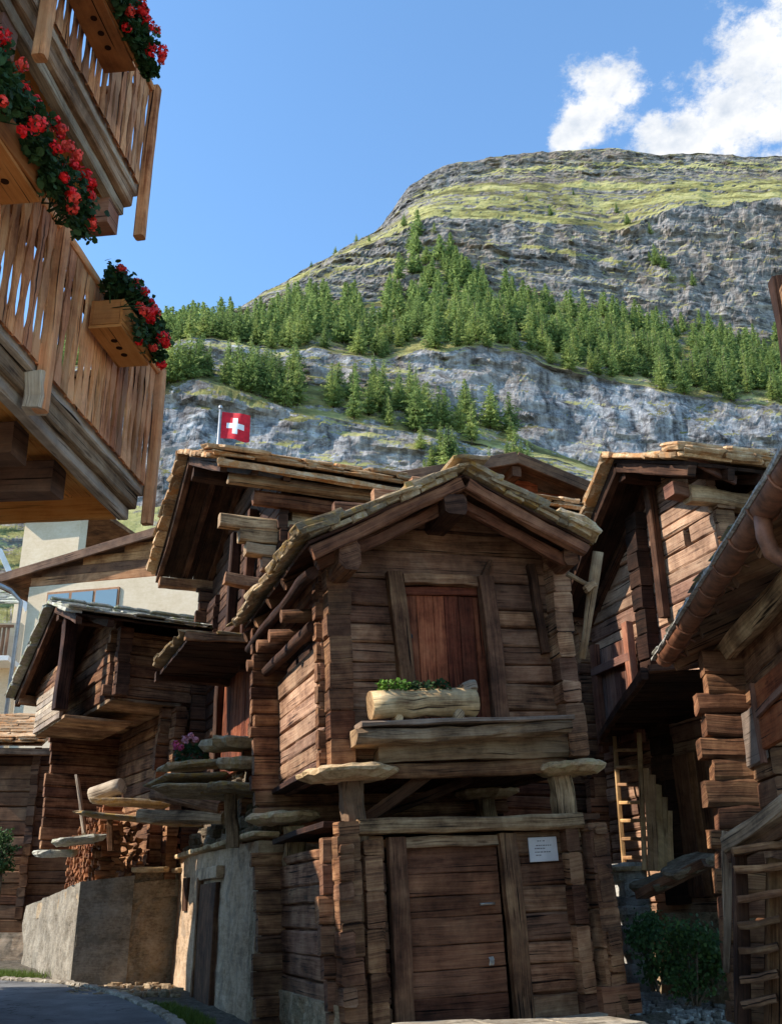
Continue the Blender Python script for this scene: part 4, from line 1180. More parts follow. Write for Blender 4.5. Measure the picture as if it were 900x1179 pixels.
# lit plank panel and red shutters
m = MB(); y = -.0
pa = L_.onX(846, 826, .58); pb_ = L_.onX(872, 800, .58); pc_ = L_.onX(872, 872, .58)
m.beam((.59, pb_.y, (pb_.z+pc_.z)/2-.05), (.59, pa.y, (pb_.z+pc_.z)/2-.05), .05, 1.0*abs(pb_.z-pc_.z), seg=4, rough=.006)
part(m, 'plank_panel', ['wood_grey'], nh, 'pale weathered plank panel')
sh1 = one('shutter', ['wood_shutter'], nh, (.57, pb_.y-1.6, (pb_.z+pc_.z)/2+.05), (.57, pb_.y-.06, (pb_.z+pc_.z)/2+.05), .05, 1.15*abs(pb_.z-pc_.z), seg=3, rough=.003)
one('shutter_batten', ['wood_redlit'], sh1, (.53, pb_.y-1.6, pb_.z-.12), (.53, pb_.y-.1, pb_.z-.2), .03, .08)
one('shutter_batten', ['wood_redlit'], sh1, (.54, pb_.y-.04, pc_.z-.1), (.54, pb_.y-.04, pb_.z+.1), .08, .05, (-1, 0, 0))
lroof = thing('roof', None, None); lroof.parent = nh
ls = V((1, 0, .42)).normalized()
m = MB(); slabroof(m, (.02, -9, .12), (0, 1, 0), 9.1, ls, 3.6, .42, .6, (.02, .035), (.3, .7), 0, .03, .03, 1, .03); part(m, 'roof_slabs', ['slab_pale'], lroof)
m = MB(); deck(m, (.04, -9, .10), (0, 1, 0), 9.05, ls, 3.5, .04, .22); part(m, 'roof_boards', ['wood_brown'], lroof)
for y in (-8, -7.2, -6.4, -5.6, -4.8, -4.0, -3.2, -2.4, -1.6, -.8, -.1):
    one('rafter', ['wood_brown'], lroof, (.10, y, .0), (3.3, y, 1.34), .12, .15, seg=4, rough=.006)
one('soffit_log', ['wood_tan'], lroof, (.55, -8.5, -.02), (.55, .1, -.02), .2, .22, seg=12, rough=.02, bev=.06)
one('eave_flashing', ['lead_edge'], lroof, (-.06, -9, .115), (-.06, .1, .115), .10, .025, seg=40, rough=.008, bev=.004)
# gutter: half pipe with brackets, and the swan neck into the downpipe
def halfpipe(mb, y0, y1, r, seg=10, n=9, x=0, z=0, th=.006):
    b0 = len(mb.v); tint = mb.tri()
    for rr in (r, r-th):
        for i in range(seg+1):
            y = y0+(y1-y0)*i/seg
            for k in range(n+1):
                g = math.pi+math.pi*k/n; mb.v.append(V((x+math.cos(g)*rr, y, z+math.sin(g)*rr)))
    st = (seg+1)*(n+1)
    for lay in (0, 1):
        for i in range(seg):
            for k in range(n):
                a = b0+lay*st+i*(n+1)+k; f = (a, a+1, a+n+2, a+n+1)
                mb.face(f if lay == 0 else f[::-1], ((i, k), (i, k+1), (i+1, k+1), (i+1, k)), tint, 0, True)
    for i in (0, seg):
        for k in range(n):
            a = b0+i*(n+1)+k; f = (a, a+1, a+1+st, a+st); mb.face(f if i == 0 else f[::-1], ((0, 0),)*4, tint)
    for k in (0, n):
        for i in range(seg):
            a = b0+i*(n+1)+k; f = (a, a+n+1, a+n+1+st, a+st); mb.face(f if k == 0 else f[::-1], ((0, 0),)*4, tint)
m = MB(); halfpipe(m, -9.2, .0, .105, 24, 10, .02, .10)
gut = part(m, 'gutter', ['copper'], lroof)
m = MB()
for i in range(15):
    y = -.25-i*.62; mm = MB()
    mm.path([(math.cos(math.pi+math.pi*k/8)*.114+.02, y, .10+math.sin(math.pi+math.pi*k/8)*.114) for k in range(9)]+[(.2, y, .06)], .011, 6)
    part(mm, 'gutter_bracket', ['copper'], lroof)
m = MB(); m.tube((-.09, -9.2, .103), (-.09, .02, .103), .012, .012, 6, 20, .001); part(m, 'gutter_bead', ['lead_edge'], lroof)
yd = L_.onX(878, 600, .0).y
m = MB(); m.path([(.0, yd, .03), (.0, yd, -.12), (.03, yd, -.24), (.14, yd-.0, -.33), (.30, yd, -.36), (.46, yd, -.38), (.6, yd, -.46), (.66, yd, -.6), (.66, yd, z_g)], .062, 12)
part(m, 'downpipe', ['copper'], nh)
# upper storey rising from the lean-to roof; its corner board shows at the right edge
pc0 = at(886, 322, 8.6); lc = L_.loc(pc0)
m = MB(); logwall(m, 'y', lc.x+.05, lc.y-5, lc.y, .2, lc.z-.15, .18, (.0, .0), course=.24); part(m, 'upper_wall', ['wood_dark'], nh)
m = MB(); m.beam((lc.x+.06, lc.y, .2), (lc.x+.06, lc.y, lc.z), .12, .16, seg=6, rough=.006); part(m, 'corner_board', ['wood_soffit'], nh)
m = MB(); logwall(m, 'x', lc.y, lc.x+.05, lc.x+3, .2, lc.z-.15, .18, (.0, .0), course=.24, outdir=1); part(m, 'upper_end_wall', ['wood_dark'], nh)
m = MB(); m.beam((lc.x+.5, lc.y-5.2, lc.z-.08), (lc.x+1.8, lc.y-5.2, lc.z+.5), .1, .1); m.beam((lc.x+.2, lc.y-2.5, lc.z-.05), (lc.x+3.2, lc.y-2.5, lc.z+1.2), 5, .16, seg=2)
part(m, 'upper_roof', ['wood_brown'], nh)

# open wooden steps beside the near house
st = thing('wooden_steps', 'dark open wooden steps with a sloping rail at the lower right edge', 'steps')
ys = 8.6
one('sloping_rail', ['wood_tan'], st, at(838, 972, ys+.4), at(925, 915, ys-.6), .12, .13, seg=5, rough=.008)
one('sloping_rail', ['wood_dark'], st, at(842, 985, ys+.5), at(925, 945, ys-.4), .1, .1, seg=4, rough=.008)
for (y, x0, x1) in ((977, 842, 905), (1000, 845, 905), (1032, 848, 900), (1063, 850, 897), (1093, 852, 896), (1125, 853, 896), (1153, 855, 895)):
    mm = MB(); mm.beam(at(x0, y+3, ys+.1), at(x1, y-3, ys), .24, .055, seg=4, rough=.006)
    part(mm, 'tread', ['wood_dark'], st)
one('stringer', ['wood_dark'], st, at(896, 990, ys+.25), at(892, 1190, ys+.25), .09, .16, (1, 0, 0), seg=4)
one('stringer', ['wood_black'], st, at(850, 985, ys+.3), at(856, 1190, ys+.3), .07, .12, (1, 0, 0), seg=4)
m = MB(); m.beam(at(838, 958, 9.2), at(836, 1120, 9.2), .10, .03, (0, -1, 0), seg=6, rough=.006, w1=.05)
tag(m.build('leaning_board', 'wood_tan'), 'narrow weathered board leaning upright beside the wooden steps', 'board')

# =================================================================== BALCONY CHALET at the upper left (A)
def _py(s, z_, y_):
    q = s.W(0, y_, z_)-CAM; return CY-FPX*q.dot(UP)/q.dot(FW)
Frame.proj_y = _py
o_ = at(165, 605, 8.0)
A = Frame((o_.x, 8.0, o_.z), -6.7, 0.0)
ca = thing('balcony_chalet', 'wooden chalet at the upper left with two carved balconies hung with flower boxes', 'house', A)
ztl = A.onX(182, 440, 0).z          # rail top, lower
zu0 = A.onX(150, 245, 0).z; yu_ = A.onX(150, 245, 0).y
_d = min((abs(A.proj_y(z_, yu_)-100), z_) for z_ in [zu0+.8+.01*i for i in range(120)]); zu1 = _d[1]
def balcony(zb, zr, y0, name, post_ys, drop, ye=0.0):
    """zb underside, zr rail top; runs from y0 (near) to 0 (far end)"""
    bal = thing(name, None, None); bal.parent = ca
    H_ = zr-zb; bal.location = (0, ye, 0); y0 -= ye; post_ys = [q-(ye if q < -.1 else 0) for q in post_ys]
    fl = MB(); x = -1.5
    while x < -.2: fl.beam((x+.08, y0, zb+.20), (x+.08, -.02, zb+.20), .155, .04, seg=6, rough=.002, bev=.005); x += .16
    part(fl, 'floor_boards', ['wood_orange'], bal)
    one('fascia', ['wood_grey'], bal, (.0, y0, zb+.29), (.0, .03, zb+.29), .07, .17, seg=24, rough=.004)
    one('fascia', ['wood_tan'], bal, (-.05, y0, zb+.14), (-.05, .0, zb+.14), .09, .13, seg=24, rough=.004)
    one('fascia', ['wood_grey'], bal, (-.10, y0, zb+.03), (-.10, -.02, zb+.03), .09, .10, seg=24, rough=.004)
    one('end_fascia', ['wood_orange'], bal, (-1.6, -.03, zb+.11), (-.16, -.03, zb+.11), .06, .24, seg=6, rough=.004)
    m = MB(); n = int(-y0/.112)
    for k in range(n):
        yc = -.10-k*.112; tint = m.tri()
        z0, z1 = zb+.26, zr-.05; hh = z1-z0
        prof = [(0, .050), (.10, .046), (.18, .026), (.28, .022), (.38, .030), (.47, .046), (.56, .049), (.64, .036), (.71, .024), (.78, .026), (.85, .046), (1, .052)]
        b0 = len(m.v); jx = rnd(-.006, .006)
        for (t_, hw) in prof:
            hw *= rnd(.95, 1.04)
            for xx in (.066, .044):
                for sg in (-1, 1): m.v.append(V((xx+jx, yc+sg*hw, z0+t_*hh)))
        ou, ov = rnd(0, 40), rnd(0, 40)
        for i in range(len(prof)-1):
            a = b0+i*4; u0, u1 = ou+prof[i][0]*hh, ou+prof[i+1][0]*hh
            m.face((a, a+1, a+5, a+4), ((u0, ov), (u0, ov+.1), (u1, ov+.1), (u1, ov)), tint)
            m.face((a+3, a+2, a+6, a+7), ((u0, ov+.2), (u0, ov+.3), (u1, ov+.3), (u1, ov+.2)), tint)
            m.face((a+1, a+3, a+7, a+5), ((u0, ov+.1), (u0, ov+.12), (u1, ov+.12), (u1, ov+.1)), tint)
            m.face((a+2, a, a+4, a+6), ((u0, ov+.1), (u0, ov+.12), (u1, ov+.12), (u1, ov+.1)), tint)
    part(m, 'carved_railing_boards', ['wood_bal'], bal)
    m = MB()          # end railing back to the house
    x = -.12
    while x > -1.5:
        m.beam((x, -.02, zb+.3), (x, -.02, zr-.05), .1, .025, (0, -1, 0), seg=3, rough=.003, bev=.006); x -= .125
    part(m, 'end_railing_boards', ['wood_bal'], bal)
    one('handrail', ['wood_bal'], bal, (.035, y0, zr-.02), (.035, .03, zr-.02), .12, .06, seg=20, rough=.003)
    one('handrail', ['wood_bal'], bal, (-1.5, -.02, zr-.02), (.02, -.02, zr-.02), .1, .06, seg=4, rough=.003)
    one('inner_rail', ['wood_bal'], bal, (-.03, y0, zb+.42), (-.03, 0, zb+.42), .05, .08, seg=12, rough=.003)
    one('inner_rail', ['wood_bal'], bal, (-.03, y0, zr-.2), (-.03, 0, zr-.2), .05, .08, seg=12, rough=.003)
    for y in post_ys:
        one('post', ['wood_bal'], bal, (.085, y, zb-drop), (.085, y, zr+.02), .085, .085, (1, 0, 0), seg=6, rough=.003)
    return bal
pm = A.onX(54, 365, .05).y
bl = balcony(.0, ztl, -5.2, 'lower_balcony', (0.02, pm), .05, -.17)
pu = A.onX(40, 60, .05).y
yu = A.onX(151, 245, 0).y
print('upper end', yu, pu)
bu = balcony(zu0, zu1, -5.2, 'upper_balcony', (0.02, pu), .22, yu)
one('post_foot', ['wood_grey'], bl, (.05, pm+.17, -.05), (.05, pm+.17, .2), .13, .13, (1, 0, 0))
for (px, py) in ((74, 568), (10, 690)):
    p = A.onX(px, py, -.30)
    if p.y > -7: one('cantilever_beam', ['wood_brown'], bl, (-2.2, p.y, -.02), (-.28, p.y, -.02), .22, .24, seg=4, rough=.005)
one('cantilever_beam', ['wood_brown'], bl, (-2.2, -4.2, -.02), (-.28, -4.2, -.02), .22, .24, seg=4, rough=.005)
for y in (-.16, -2.0, -4.2): one('cantilever_beam', ['wood_redlit'], bu, (-2.2, y, zu0-.13), (-.08, y, zu0-.13), .2, .24, seg=4, rough=.005)
# house body behind the balconies
m = MB(); logwall(m, 'y', -1.55, -5.0, -.25, z_g-.6, zu1+1.5, .2, (.1, .15), [(-4, -2.6, .4, 2.3), (-4, -2.6, zu0+.4, zu0+2.3)], course=.25, outdir=1); part(m, 'street_wall', ['wood_brown'], ca)
m = MB(); logwall(m, 'x', -.25, -9, -1.55, z_g-.6, zu1+1.5, .2, (.1, .1), course=.25, outdir=1); part(m, 'end_wall', ['wood_brown'], ca)
for z0 in (.4, zu0+.4):
    wf = one('window', ['frame_wood'], ca, (-1.62, -3.3, z0-.2), (-1.62, -3.3, z0+2.1), 1.5, .1, (1, 0, 0), bev=.01)
    one('pane', ['window_glass'], wf, (-1.56, -3.3, z0), (-1.56, -3.3, z0+1.9), 1.2, .02, (1, 0, 0), bev=.003)
m = MB()
zr_ = zu1+1.5
m.beam((-1.3, -2.6, zr_), (-5.5, -2.6, zr_+1.2), 5.4, .25, seg=2, rough=0); m.beam((-10, -2.6, zr_), (-5.5, -2.6, zr_+1.2), 5.4, .25, seg=2, rough=0)
part(m, 'roof', ['wood_brown'], ca)

# flower boxes and geraniums -----------------------------------------------------------------
def flower_box(y0, y1, zb, label, x0=.08):
    """y0 near end, y1 far end, zb underside"""
    fb = thing('flower_box', label, 'flower box', A)
    w, h = .24, .20
    m = MB(); m.beam((x0+w/2, y0, zb+.012), (x0+w/2, y1, zb+.012), w, .024, seg=4, rough=.001, bev=.003); part(m, 'bottom', ['wood_box'], fb)
    one('front_board', ['wood_box'], fb, (x0+w-.011, y0, zb+.026+h/2), (x0+w+.02, y1, zb+.026+h/2), .022, h, seg=4, rough=.001, bev=.003)
    one('back_board', ['wood_box'], fb, (x0+.011, y0, zb+.026+h/2), (x0+.011, y1, zb+.026+h/2), .022, h, seg=4, rough=.001, bev=.003)
    for y in (y0+.012, y1-.012): one('end_board', ['wood_box'], fb, (x0+.024, y, zb+.028+h/2), (x0+w-.024, y, zb+.028+h/2), .022, h-.004, seg=1, rough=.001, bev=.003)
    one('soil', ['soil'], fb, (x0+w/2, y0+.03, zb+h-.02), (x0+w/2, y1-.03, zb+h-.02), w-.06, .04, seg=2)
    L = y1-y0
    for k in range(3):
        m = MB(); y = y0+L*(.32+.18*k); m.tube((x0+w/2, y, zb-.004), (x0+w/2, y, zb+.004), .024, .024, 12, 1, 0, smooth=False); part(m, 'drain_hole', ['hole_paint'], fb)
    return fb
def geranium(y0, y1, zb, label, n_leaf, blooms, seed, cols=('petal_red',), x0=.08, out=.34, drop=.28, rise=.30, cat='geranium', bulge=None):
    random.seed(seed)
    g = thing('geranium', label, cat, A)
    m = MB(); L = y1-y0
    cl = [(rnd(.0, 1), rnd(0, 1), rnd(.06, .12)) for _ in range(int(L*26))]
    for i in range(int(n_leaf*2.0)):
        c = random.choice(cl); a = c[1]*2.6-.75
        y = y0+L*c[0]+rnd(-1, 1)*c[2]*1.3
        rr = out*(.45+.55*rnd(0, 1))
        x = x0+.12+math.cos(a)*rr*.72+rnd(-1, 1)*c[2]*.6; z = zb+.18+math.sin(a)*(rise if a > 0 else drop)*(.5+.5*rnd(0, 1))+rnd(-1, 1)*c[2]*.6
        if x < x0+.26 and z < zb+.20: x = x0+.28+rnd(0, .08)
        nrm = V((rnd(-.2, 1), rnd(-.7, .7), rnd(-.2, 1)))
        m.leaf((x, y, z), nrm, rnd(.012, .03), 0, n=7)
    for i in range(int(n_leaf/26)):
        c = random.choice(cl); y = y0+L*c[0]; a = rnd(-.6, 1.8)
        m.tube((x0+.14, y, zb+.16), (x0+.14+math.cos(a)*out*.75, y+rnd(-.1, .1), zb+.2+math.sin(a)*.3), .004, .003, 4, 2, .004, 0)
    part(m, 'foliage', ['geranium_leaf'], g)
    for k in range(int(blooms*1.5)):
        a = rnd(-.75, 1.5); y = y0+L*rnd(-.03, 1.03); rr = out*rnd(.8, 1.1)
        c = V((x0+.12+math.cos(a)*rr*.8, y, zb+.18+math.sin(a)*(rise if a > 0 else drop)*1.0)); R_ = rnd(.028, .055)
        if c.x < x0+.28 and c.z < zb+.2: c.x = x0+.3
        mb = MB()
        for j in range(60):
            d = V((random.gauss(0, 1), random.gauss(0, 1), random.gauss(0, 1))).normalized()
            mb.leaf(c+d*R_*rnd(.6, 1.05), d+V((rnd(-.5, .5), rnd(-.5, .5), rnd(-.5, .5))), rnd(.008, .016), 0, n=5)
        part(mb, 'flower_head', [random.choice(cols)], g)
    return g
bx = .10
# lower balcony, far box
yA, yB = A.onX(105, 352, bx).y, A.onX(172, 421, bx+.25).y
zb1 = A.onX(172, 421, bx+.25).z
print('BOX1', yA, yB, zb1, 'rail', ztl)
flower_box(yA, yB, zb1, 'orange flower box with three drain holes on the far end of the lower balcony', bx)
geranium(yA, yB+.05, zb1, 'red geraniums spilling from the box at the far end of the lower balcony', 900, 15, 3, ('petal_red', 'petal_red', 'petal_coral'), bx)
# lower balcony, near box
yC, yD = A.onX(-55, 120, bx).y, A.onX(48, 232, bx+.25).y
zb2 = A.onX(48, 232, bx+.25).z
print('BOX2', yC, yD, zb2)
flower_box(yC, yD, zb2, 'orange flower box cut by the left edge on the lower balcony', bx)
geranium(yC-.1, yD+.45, zb2, 'large red geranium bush in the left edge box between the two balconies', 1500, 22, 5, ('petal_red', 'petal_red', 'petal_coral'), bx, .36, .2, .42)
# upper balcony box
yE, yF_ = A.onX(78, -40, bx).y, A.onX(157, 81, bx+.25).y
zb3 = A.onX(157, 81, bx+.25).z
print('BOX3', yE, yF_, zb3, 'rail', zu1)
flower_box(yE, yF_, zb3, 'orange flower box with drain holes on the upper balcony', bx)
geranium(yE, yF_+.1, zb3, 'red geraniums overhanging the box on the upper balcony at the top edge', 1000, 16, 9, ('petal_red', 'petal_red', 'petal_coral'), bx, .36, .22, .3)
random.seed(21)

# pink geranium on the barn ledge
g = thing('geranium', 'pink geranium standing on the barn ledge behind the tilted slab', 'geranium', loc=at(218, 868, 16.4))
m = MB()
for i in range(230):
    m.leaf((rnd(-.22, .28), rnd(-.12, .12), rnd(-.16, .14)), (rnd(-1, 1), rnd(-1.2, .2), rnd(0, 1)), rnd(.02, .045), 0, n=6)
m.tube((0, 0, -.25), (.02, 0, .1), .012, .008, 5, 2)
part(m, 'foliage', ['geranium_leaf'], g)
for (x, z, c, R_) in ((-.20, .12, 'petal_pink', .075), (-.06, .2, 'petal_palepink', .07), (.02, .26, 'petal_palepink', .055), (-.12, .08, 'petal_pink', .05), (.1, .2, 'petal_palepink', .05)):
    mb = MB()
    for j in range(44):
        d = V((random.gauss(0, 1), random.gauss(0, 1), random.gauss(0, 1))).normalized()
        mb.leaf(V((x, -.1, z))+d*R_*rnd(.6, 1), d+V((rnd(-.5, .5), rnd(-.5, .5), rnd(-.5, .5))), rnd(.014, .026), 0, n=5)
    part(mb, 'flower_head', [c], g)

# flag on its pole behind the barn roof
fl = thing('flag', 'red flag with white cross flying on a pole behind the barn roof', 'flag', loc=at(248, 560, 27))
zt = (at(248, 470, 27)-at(248, 560, 27)).z
one('pole', ['zinc'], fl, (0, 0, -2), (0, 0, zt), .045, .035, kind='tube', n=8)
one('pole_knob', ['zinc'], fl, (0, 0, zt-.02), (0, 0, zt+.08), .06, .05, kind='tube', n=8, seg=2)
def flagsheet(name, cells, mats, off):
    m = MB(); nx, nz = 32, 30; S1, H1 = .84, .84
    z1 = (at(252, 474, 27)-at(252, 560, 27)).z
    for sd_ in (0, 1):
        for j in range(nz+1):
            for i in range(nx+1):
                u, v = i/nx, j/nz
                p = V((.05+u*S1*.97, .10*math.sin(u*7+v*1.5)*u+.004*(sd_*2-1)*off, z1-v*H1-.10*u+.035*math.sin(u*6+.5)*u))
                m.v.append(p)
    W1 = nx+1; st_ = W1*(nz+1)
    for sd_ in (0, 1):
        for j in range(nz):
            for i in range(nx):
                if cells(i+.5, j+.5, nx, nz):
                    a = sd_*st_+j*W1+i; f = (a, a+W1, a+W1+1, a+1)
                    m.face(f if sd_ == 0 else f[::-1], ((0, 0),)*4, (.5, .5, .5), 0, True)
    return part(m, name, mats, fl)
def incross(i, j, nx, nz):
    x, y = abs(i/nx-.5), abs(j/nz-.5)
    return (x < .1 and y < .31) or (y < .1 and x < .31)
flagsheet('cloth', lambda *a: True, ['flag_red'], 1)
flagsheet('white_cross', incross, ['flag_white'], 2.2)

# small plants near the ground
def bush(name, label, cat, c, rx, ry, rz, n, mat, size, seed, stems=8, kind=None):
    random.seed(seed)
    g = thing(name, label, cat, loc=c)
    m = MB(); cl = []
    for k in range(16):
        d = V((random.gauss(0, 1), random.gauss(0, 1), random.gauss(0, 1))).normalized(); cl.append(V((d.x*rx*.75, d.y*ry*.75, rz+d.z*rz*.75)))
    for i in range(n):
        q = random.choice(cl); p = q+V((random.gauss(0, rx*.22), random.gauss(0, ry*.22), random.gauss(0, rz*.2)))
        m.leaf(p, (rnd(-1, 1), rnd(-1.2, .3), rnd(-.1, 1)), rnd(*size), 0, n=6)
    part(m, 'foliage', [mat], g)
    m = MB()
    for q in cl[:stems]: m.tube((rnd(-.06, .06), rnd(-.06, .06), -.1), q, .012, .006, 5, 3, .01)
    part(m, 'stems', ['bark'], g)
    return g
bush('bush', 'leafy green bush in the shaded cellar nook left of the leaning board', 'bush', at(795, 1135, 12.6)-V((0, 0, .1)), .40, .3, .38, 3200, 'bush_leaf', (.010, .028), 31)
bush('bush', 'darker bush crouching next to the pier in the cellar nook', 'bush', at(755, 1120, 13.0)-V((0, 0, .1)), .32, .3, .36, 2000, 'geranium_leaf', (.010, .028), 33)
sc_ = at(0, 1010, 25.6); sh_ = bush('shrub', 'small green shrub against the log wall at the left edge', 'shrub', sc_, .35, .3, .5, 1500, 'bush_leaf', (.018, .045), 35)
m = MB(); m.path([(0, 0, .4), (.03, .02, -.4), (-.02, 0, -1.0), (.02, 0, -1.9)], .03, 7); part(m, 'trunk', ['bark'], sh_)
random.seed(77)

# =================================================================== GROUND and LANE
def gz_(x, y):
    base = .036*min(max(y, -30), 110)-.19
    base += max(0, (-x-10))*.02 if y < 110 else 0
    # bank below the right barn
    if x > 1.6: base += .22*min(1, (x-1.6)/1.5)*(1 if y > 9 else .3)
    return base
m = MB()
xs = [-1500, -700, -300, -150, -80, -50, -35, -25]+[-20+i*.5 for i in range(61)]+[14, 20, 30, 50, 80, 150, 300, 700, 1500]
ys_ = [-1500, -600, -200, -80, -40, -20, -10]+[-4+i*.5 for i in range(69)]+[34, 38, 44, 52, 62, 75, 90, 110, 130, 160, 220, 320, 500, 900, 1800]
for y in ys_:
    for x in xs:
        z = gz_(x, y)
        if abs(x) < 14 and -4 < y < 32: z += .03*noise.noise(V((x*1.5, y*1.5, 0)))+.02*noise.noise(V((x*5, y*5, 3)))-.02
        m.v.append(V((x, y, z)))
nx = len(xs)
for j in range(len(ys_)-1):
    for i in range(nx-1):
        a = j*nx+i; m.face((a, a+1, a+1+nx, a+nx), ((0, 0),)*4, (.5, .3, .5), 0, True)
tag(m.build('ground', 'soil'), kind='structure')
m = MB(); gx = list(range(-24, 7)); gy = list(range(-28, 10))  # unseen pale paving, added around the camera to bounce light upward
for y in gy:
    for x in gx: m.v.append(V((x, y, gz_(x, y)+.03)))
for j in range(len(gy)-1):
    for i in range(len(gx)-1):
        a_ = j*len(gx)+i; m.face((a_, a_+1, a_+1+len(gx), a_+len(gx)), ((0, 0),)*4, (.5, .5, .5), 0, True)
tag(m.build('bounce_yard', 'paving'), kind='structure')

tt = NT('asphalt')
ob = tt.n('ShaderNodeTexCoord').outputs['Object']
n1 = tt.noise(ob, 1.2, 6, .65); n2 = tt.noise(ob, 90, 4, .7)
f_ = tt.math('ADD', tt.math('MULTIPLY', n1, .6), tt.math('MULTIPLY', n2, .4))
c_ = tt.ramp(f_, [(.36, (.085, .082, .078)), (.5, (.165, .158, .15)), (.64, (.27, .26, .245))])
ck_ = tt.n('ShaderNodeTexVoronoi', feature='DISTANCE_TO_EDGE'); ck_.inputs['Scale'].default_value = .7
wv_ = tt.n('ShaderNodeVectorMath', operation='ADD'); tt.l(ob, wv_.inputs[0])
nz_ = tt.n('ShaderNodeTexNoise'); nz_.inputs['Scale'].default_value = 2.0; nz_.inputs['Detail'].default_value = 6; tt.l(ob, nz_.inputs['Vector']); tt.l(nz_.outputs['Color'], wv_.inputs[1]); tt.l(wv_.outputs[0], ck_.inputs['Vector'])
c_ = tt.mix(.8, c_, tt.ramp(ck_.outputs[0], [(.004, (.25, .24, .23)), (.014, (1, 1, 1))]), 'MULTIPLY')
tt.out(c_, .8, f_, .5, .006, .25)
# lane: centre line sweeps from the camera to the left behind the stone base
def lane_pts():
    L, R = [], []
    edge = [(205, 1185, None), (190, 1173, None), (170, 1163, None), (140, 1150, None), (112, 1142, None), (80, 1136, None), (40, 1133, None), (0, 1131, None), (-60, 1129, None), (-160, 1128, None)]
    for (px, py, _) in edge:
        # intersect with the sloping ground z = .036 y - .19
        d = ray(px, py); t = (-.19-CAM.z)/(d.z-.036*d.y)
        R.append(CAM+d*t)
    return R
Redge = lane_pts()
Redge = [V((-1.2, 9.1, .1)), V((-1.5, 10.5, .15))]+Redge
m = MB(); 
def lane_z(p, up): return gz_(p.x, p.y)+up
# subdivide
pts = []
for a, b in zip(Redge, Redge[1:]):
    for k in range(6): pts.append(a.lerp(b, k/6))
pts.append(Redge[-1])
ncol = 14
for p in pts:
    i = pts.index(p)
    for k in range(ncol+1):
        q = V((p.x-(k/ncol)*9.0*(1 if p.y < 14 else 1), p.y-(0 if p.y < 12 else (k/ncol)*6.0), 0))
        m.v.append(V((q.x, q.y, gz_(q.x, q.y)+.035)))
for j in range(len(pts)-1):
    for k in range(ncol):
        a = j*(ncol+1)+k; m.face((a+1, a, a+ncol+1, a+ncol+2), ((0, 0),)*4, (.5, .5, .5), 0, True)
lane = m.build('lane', 'asphalt'); tag(lane, kind='structure')
# kerb of flat stones along the lane
m = MB()
for a, b in zip(pts[9:], pts[10:]):
    d = (b-a); L = d.length
    if L < .05: continue
    c = (a+b)/2; c.z = gz_(c.x, c.y)+.05
    m.beam(V((a.x, a.y, gz_(a.x, a.y)+.045)), V((b.x, b.y, gz_(b.x, b.y)+.045)), .16, .07, seg=2, rough=.01, bev=.02)
kb_ = m.build('kerb', 'concrete'); tag(kb_, kind='structure')
# stepped paving slab in front of the granary's right corner
sl_ = MB()
a, b, c, d = at(470, 1195, 11.2), at(745, 1195, 11.6), at(712, 1158, 12.2), at(600, 1170, 11.85)
for i, (px, py, Y, w_, l_) in enumerate(((520, 1186, 11.5, 1.1, .7), (610, 1180, 11.6, 1.0, .8), (680, 1172, 11.8, .9, .9), (560, 1200, 11.0, 1.3, .7), (660, 1196, 11.1, 1.2, .8))):
    p = at(px, py, Y); mb = MB(); mb.slab((0, 0, 0), (1, 0, 0), (0, 1, 0), w_, l_, .09, .03, 12, power=.3)
    o = mb.build('paving_slab', 'concrete'); o.location = (p.x, p.y, .60); o.rotation_euler.z = RAD(18)
    tag(o, 'flat grey paving slab at the foot of the granary door', 'paving slab', 'paving slabs in front of the granary')
m = MB(); m.patch(B.W(.4, -1.2, -.7), B.W(3.9, -1.2, -.9), B.W(3.9, -.0, -.25), B.W(.4, -.0, -.18), 24, 12, .04, 2.5, .5, 0, 71)
tag(m.build('earth_bank', 'soil'), kind='structure')
# grass tufts and pebbles
def grass(name, spots, n, h, mat='grass_blade'):
    m = MB()
    for i in range(n):
        a, b, w_ = random.choice(spots); q = rnd(0, 1); p = a.lerp(b, q)+V((rnd(-w_, w_), rnd(-w_, w_), 0)); p.z = gz_(p.x, p.y)-.01
        hh = h*rnd(.5, 1.2); dx, dy = rnd(-.5, .5)*hh, rnd(-.5, .5)*hh; s_ = V((rnd(-1, 1), rnd(-1, 1), 0)).normalized()*.007
        b0 = len(m.v); m.v += [p-s_, p+s_, p+V((dx, dy, hh))]
        m.face((b0, b0+1, b0+2), ((0, 0),)*3, m.tri())
    tag(m.build(name, mat), kind='stuff')
def gp(px, py, up=0.0):
    d = ray(px, py); t = (-.19+up-CAM.z)/(d.z-.036*d.y); return CAM+d*t
grass('grass', [(gp(180, 1158), gp(222, 1176), .22), (gp(200, 1165), gp(232, 1182), .2)], 2600, .09)
grass('grass', [(gp(-30, 1124), gp(24, 1127), .5)], 3000, .14)
m = MB()
for i in range(420):
    px, py = rnd(712, 850), rnd(1128, 1178); p = gp(px, py, .25); p.z = gz_(p.x, p.y)+.01
    m.slab(p, (1, rnd(-1, 1), 0), (0, 1, 0), rnd(.04, .14), rnd(.04, .12), rnd(.03, .07), .08, 7, power=.8)
tag(m.build('gravel', 'pier_stone'), kind='stuff')
m = MB()
for i in range(160):
    p = gp(rnd(80, 205), rnd(1134, 1148)); p.z = gz_(p.x, p.y)+.01
    m.slab(p, (1, rnd(-1, 1), 0), (0, 1, 0), rnd(.04, .2), rnd(.04, .14), rnd(.03, .09), .08, 7, power=.8)
tag(m.build('gravel', 'rubble'), kind='stuff')

